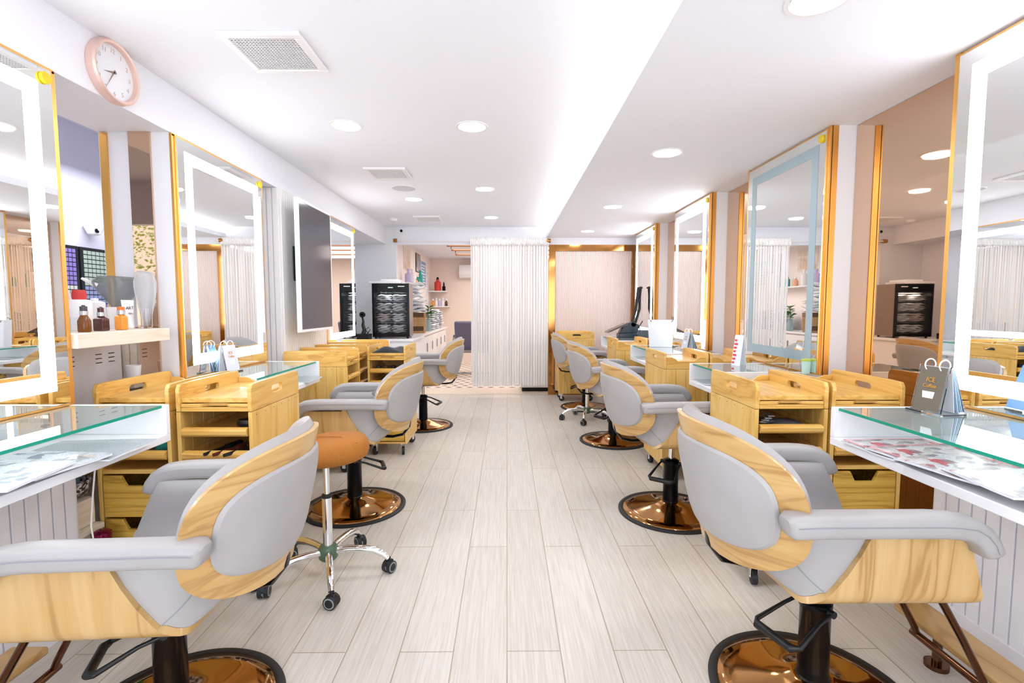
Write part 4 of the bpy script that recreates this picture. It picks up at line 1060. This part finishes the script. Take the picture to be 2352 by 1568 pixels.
magazine((1.34, 4.6, .743), R(-90), .21, .27, M['mag3'], 'pale magazine under the glass of the desk with the paper bag')


def calendar(loc, rz, lb, sc=1., face='#6f6759'):
    t = thing('desk_calendar', lb, 'desk calendar', loc, rz, 'ringed acrylic desk calendars'); t.scale = (sc, sc, sc)
    MB().box(-.065, -.05, 0, .065, .05, .006).build('acrylic_foot', M['acryl'], t)
    MB().prism([(-.040, .006), (-.036, .006), (-.006, .165), (-.010, .165)], 0, -.055, .055).build('front_sheet', M['acryl'], t)
    MB().prism([(-.042, .010), (-.0405, .010), (-.0105, .160), (-.012, .160)], 0, -.048, .048).build('printed_card', mat('drink_card_%d' % int(sc * 100), face, .5), t)
    a = math.atan2(.030, .150); rt = (R(90) - a, 0, 0)
    text('ICE', .022, mat('gold_ink_%d' % int(sc * 100), '#dca13a', .4), t, (0, -.0235, .115), rt); text('Coffee', .018, bpy.data.materials['gold_ink_%d' % int(sc * 100)], t, (0, -.028, .094), rt)
    MB().prism([(-.016, .02), (.016, .02), (.022, .07), (-.022, .07)], 1, -.0455, -.044).build('cup_picture', M['white'], t, loc=(0, .006, .0), rot=(-a * .6, 0, 0))
    cs = [mat('page_%d_%d' % (i, int(sc * 100)), c_, .5) for i, c_ in enumerate(('#e9edf3', '#6d8fb8', '#dfe5ec', '#7fb0c0', '#c9d2dc', '#5b7fa6'))]
    for i in range(6):
        y = .006 + i * .008; MB().prism([(y + .012, .008), (y + .0135, .008), (.0035 + i * .0015, .160), (.002 + i * .0015, .160)], 0, -.05, .05).build('page', cs[i], t)
    for x in (-.026, .026): MB().tube([(x, .0 + .021 * math.cos(q), .165 + .021 * math.sin(q)) for q in [R(20 * j) for j in range(18)]], .0022, 8, True).build('ring', M['acryl'] if False else M['white'], t)
    return t
calendar((1.50, 1.69, .8525), R(-84), 'ringed desk calendar with a drink card on the near right desk')
calendar((-1.585, 2.80, .8525), R(78), 'ringed desk calendar in front of the left lit mirror', .95, '#dfe0ea')
calendar((1.575, 4.25, .8525), R(-80), 'ringed desk calendar beside the lit mirror beyond the unlit one', .96, '#cfd3dc')
t = thing('tent_sign', 'folded white card sign with red lettering on the desk below the unlit mirror', 'sign', (1.47, 3.09, .8525), R(-60))
MB().prism([(-.035, 0), (-.032, 0), (.0, .185), (.032, 0), (.035, 0), (.001, .192), (-.001, .192)], 0, -.03, .03).build('card', M['paper'], t)
a = math.atan2(.034, .19)
for i in range(7): MB().box(-.026, -.0004, -.006, -.010 + .004 * (i % 3), .0002, .006).build('red_mark', redm, t, loc=(0, -.0345 + i * .0042, .02 + i * .023), rot=(-a, 0, 0))
t = thing('acrylic_easel', 'clear acrylic A shaped stand in front of the unlit mirror', 'stand', (1.60, 2.86, .8525), R(-30))
MB().prism([(-.055, 0), (-.051, 0), (0, .162), (.051, 0), (.055, 0), (.001, .17), (-.001, .17)], 1, -.06, .06).build('folded_sheet', M['acryl'], t)
bottle('plastic_cup', (1.66, 2.70, .8525), [(.02, 0), (.024, .07)], mat('aqua_cup', '#bfe6dc', .2), [(.026, .07), (.026, .078), (.001, .085)], mat('lime_lid', '#b8c93e', .4), 'small aqua cup with a lime lid by the unlit mirror', cat='cup')
# paper bag
t = thing('paper_bag', 'white paper shopping bag standing on a far right desk', 'bag', (1.43, 4.56, .8525), R(-12))
b = MB(); w_, d_, h = .115, .05, .25
b.solid([[(-w_ * .86, -d_, 0), (-w_, -d_, h)], [(w_ * .86, -d_, 0), (w_, -d_, h)]], [[(-w_ * .86, -d_ + .001, 0), (-w_, -d_ + .001, h)], [(w_ * .86, -d_ + .001, 0), (w_, -d_ + .001, h)]])
b.solid([[(-w_ * .86, d_, 0), (-w_, d_, h)], [(w_ * .86, d_, 0), (w_, d_, h)]], [[(-w_ * .86, d_ - .001, 0), (-w_, d_ - .001, h)], [(w_ * .86, d_ - .001, 0), (w_, d_ - .001, h)]])
for s_ in (-1, 1): b.add([(s_ * w_ * .86, -d_, 0), (s_ * w_, -d_, h), (s_ * w_ * .88, 0, h), (s_ * w_, d_, h), (s_ * w_ * .86, d_, 0), (s_ * w_ * .8, 0, .08)], [(0, 1, 2, 5), (2, 3, 4, 5), (0, 5, 4)])
b.box(-w_ * .86, -d_, 0, w_ * .86, d_, .002).build('bag_body', M['paper'], t)
for y in (-d_ - .002, d_ + .002): MB().tube([(-.09, y, h - .02), (-.10, y, h + .012), (-.08, y - .004, h + .02)], .003, 6).tube([(.09, y, h - .02), (.108, y, h + .012), (.1, y - .004, h + .03)], .003, 6).build('handle', mat('maroon_cord', '#6b3a3a', .7) if y < 0 else bpy.data.materials['maroon_cord'], t)
# black machine with louvred flap
t = thing('hair_processor', 'black machine with a ribbed flap and tall jointed arm on the farthest right desk', 'machine', (1.47, 6.02, .8525))
MB().box(-.11, -.07, 0, .13, .08, .05).prism([(-.10, .05), (.12, .05), (.14, .15), (.06, .19), (-.05, .15)], 1, -.06, .07).build('body', mat('blue_black_plastic', '#27323c', .25), t, bev=.008)
b = MB()
for i in range(12): b.box(-.24 + i * .019, -.10, .065 + i * .0085, -.228 + i * .019, .09, .078 + i * .0085)
b.prism([(-.25, .055), (-.02, .155), (-.01, .165), (-.03, .17), (-.26, .065)], 1, -.10, .09).build('ribbed_flap', mat('brown_grey_plastic', '#7d6f69', .4), t)
b = MB()
for y in (-.04, .02): b.tube([(.06, y, .17), (.10, y, .32), (.115, y, .44), (.13, y, .60)], .009, 8).tube([(.10, y, .17), (.15, y, .35), (.15, y, .5), (.16, y, .61)], .009, 8)
b.tube([(.13, -.04, .60), (.16, -.04, .61), (.18, .0, .60), (.16, .02, .61), (.13, .02, .60)], .009, 8).tube([(.12, -.04, .44), (.15, .02, .46)], .014, 8).cyl(.03, -.06, .05, (.07, 0, .16), 1).build('jointed_arm', M['bplastic'], t)
MB().tube([(.12, -.06, .1), (.17, -.08, .2), (.13, -.08, .13), (.16, -.07, .04), (.1, -.08, .003)], .006, 8).build('cord', M['bplastic'], t)
t = thing('grey_monitor_box', 'dark grey flat box by the foot of the farthest right mirror', 'box', (1.60, 5.70, .8525)); 
MB().box(-.05, -.04, 0, .06, .12, .10).build('box', mat('slate_box', '#5f6a70', .4), t, bev=.004)
# black object on the far trolley
o = MB().prism([(-.10, 0), (.11, 0), (.11, .015), (.03, .03), (-.02, .05), (-.06, .045)], 1, -.04, .04).build('hair_clipper', M['bplastic'], bev=.006, loc=(.91, 6.45, .8465)); tag(o, 'black clipper lying on top of the far right trolley', 'clipper')

# ---------------------------------------------------------------- things in trolleys
def towel_heap(loc, w_, d_, mt_, lb, seed, h=.03, rz=0):
    rn = random.Random(seed); rows, rb = [], []
    for i in range(15):
        r1, r2_ = [], []
        for j in range(11):
            u, v_ = i / 7 - 1, j / 5 - 1; e = (1 - abs(u) ** 5) * (1 - abs(v_) ** 5)
            z = h * e * (.55 + .3 * math.sin(u * 3 + seed) * math.cos(v_ * 2.5 + seed) + .25 * math.exp(-((u - .8) ** 2 + v_ ** 2) * 6) + .2 * math.exp(-((u + .2) ** 2) * 12))
            r1.append((u * w_ / 2, v_ * d_ / 2, 0)); r2_.append((u * w_ / 2, v_ * d_ / 2, .003 + max(0, z)))
        rb.append(r1); rows.append(r2_)
    o = MB().solid(rb, rows).build('folded_towel', mt_, loc=loc, rot=(0, 0, rz), ang=70); return tag(o, lb, 'towel')
navy = mat('navy_towel', '#2c3138', .95, sheen=.2)
towel_heap((-.98, 4.16, .847), .25, .26, navy, 'dark navy towel lying on the trolley tray', 2, .05)
towel_heap((1.215, 2.16, .700), .20, .20, mat('grey_cloth', '#5c5a66', .95), 'dark grey cloth on the upper tray of the near right trolley', 4, .022)
# combs and brushes
def comb(loc, rz, mt_, lb, grp, l=.16):
    t = thing('comb', lb, 'comb', loc, rz, grp); MB().box(-l / 2, -.003, 0, l / 2, .010, .004).build('spine', mt_, t, bev=.001)
    b = MB()
    for i in range(26): b.box(-l / 2 + .004 + i * l / 28, -.018, .0005, -l / 2 + .006 + i * l / 28, -.003, .003)
    b.build('teeth', mt_, t)
def brush(loc, rz, c1, c2, lb, grp):
    t = thing('hair_brush', lb, 'brush', loc, rz, grp)
    MB().tube([(-.11, 0, .018), (-.05, 0, .018), (-.01, 0, .018)], [.007, .009, .008], 12).build('handle', c1, t)
    MB().tube([(-.01, 0, .018), (.0, 0, .018), (.08, 0, .018), (.09, 0, .018)], [.008, .013, .013, .008], 14).build('barrel', c1, t)
    b = MB(); rn = random.Random(9)
    for i in range(70):
        a = rn.uniform(0, 6.28); x = rn.uniform(.0, .085); b.tube([(x, .012 * math.cos(a), .018 + .012 * math.sin(a)), (x, .0178 * math.cos(a), .018 + .0178 * math.sin(a))], .0009, 3)
    b.build('bristles', c2, t)
blk = M['bplastic']; mag = mat('magenta_plastic', '#b03a9a', .4); cream = mat('cream_bristle', '#e9e2d2', .8)
brush((-1.16, 2.09, .60), R(70), mat('dark_red_wood', '#5a2420', .35), blk, 'dark red handled round brush on the near left trolley lower tray', 'brushes on the left trolley')
brush((-1.21, 2.10, .60), R(75), blk, blk, 'black round brush in the middle of the left trolley lower tray', 'brushes on the left trolley')
brush((-1.105, 2.08, .60), R(65), blk, cream, 'cream bristled brush at the right end of the left trolley lower tray', 'brushes on the left trolley')
comb((-1.22, 2.09, .7), R(20), mag, 'magenta comb on the left trolley upper tray', 'combs on trolley trays', .07)
o = MB().lathe([(.0001, 0), (.03, .002), (.036, .02), (.03, .04), (.0001, .045)], 24).build('hair_clay_tin', blk, loc=(-1.12, 2.11, .707)); o.scale = (1.2, 1, .8); tag(o, 'black rounded case on the left trolley upper tray', 'case')
o = MB().box(-.045, -.03, 0, .045, .03, .007).build('orange_comb_case', mat('orange_red_plastic', '#e0602a', .4), loc=(-1.12, 2.11, .699), bev=.002); tag(o, 'orange flat case under the black rounded case', 'case')
for i in range(4): comb((1.125 + .012 * i, 2.10 + .02 * i, .7245 + .0055 * i), R(30 + 18 * i), silver, ['lowest', 'second', 'third', 'topmost'][i] + ' silver clip of the pile on the near right trolley tray', 'silver clips on the right trolley tray', .08)
o = MB().lathe([(.0001, 0), (.05, .01), (.055, .05), (.03, .07), (.0001, .07)], 16).build('cloth_bundle', teal, loc=(-1.47, 2.12, .601)); tag(o, 'teal bundle on the tray of the trolley behind the near left desk', 'bundle')
o = MB().lathe([(.0001, 0), (.07, .01), (.075, .05), (.04, .09), (.0001, .09)], 16).build('hair_net_bundle', mat('dark_maroon', '#3a1d2a', .7), loc=(1.53, 2.17, .364)); tag(o, 'dark maroon bundle in the notched drawer behind the near right desk', 'bundle')
for i, (x, c_) in enumerate(((-1.06, '#2d2f36'), (-1.0, '#4a3a2a'), (-.94, '#1f242c'), (-.88, '#3a4a66'))):
    o = MB().lathe([(.0001, 0), (.02, 0), (.022, .04), (.0001, .045)], 16).build('hair_roller', mat('roller_%d' % i, c_, .4), loc=(x, 4.06, .699)); tag(o, ['leftmost', 'second', 'third', 'rightmost'][i] + ' dark roller on the tray under the navy towel', 'roller', 'dark rollers in the towel trolley')
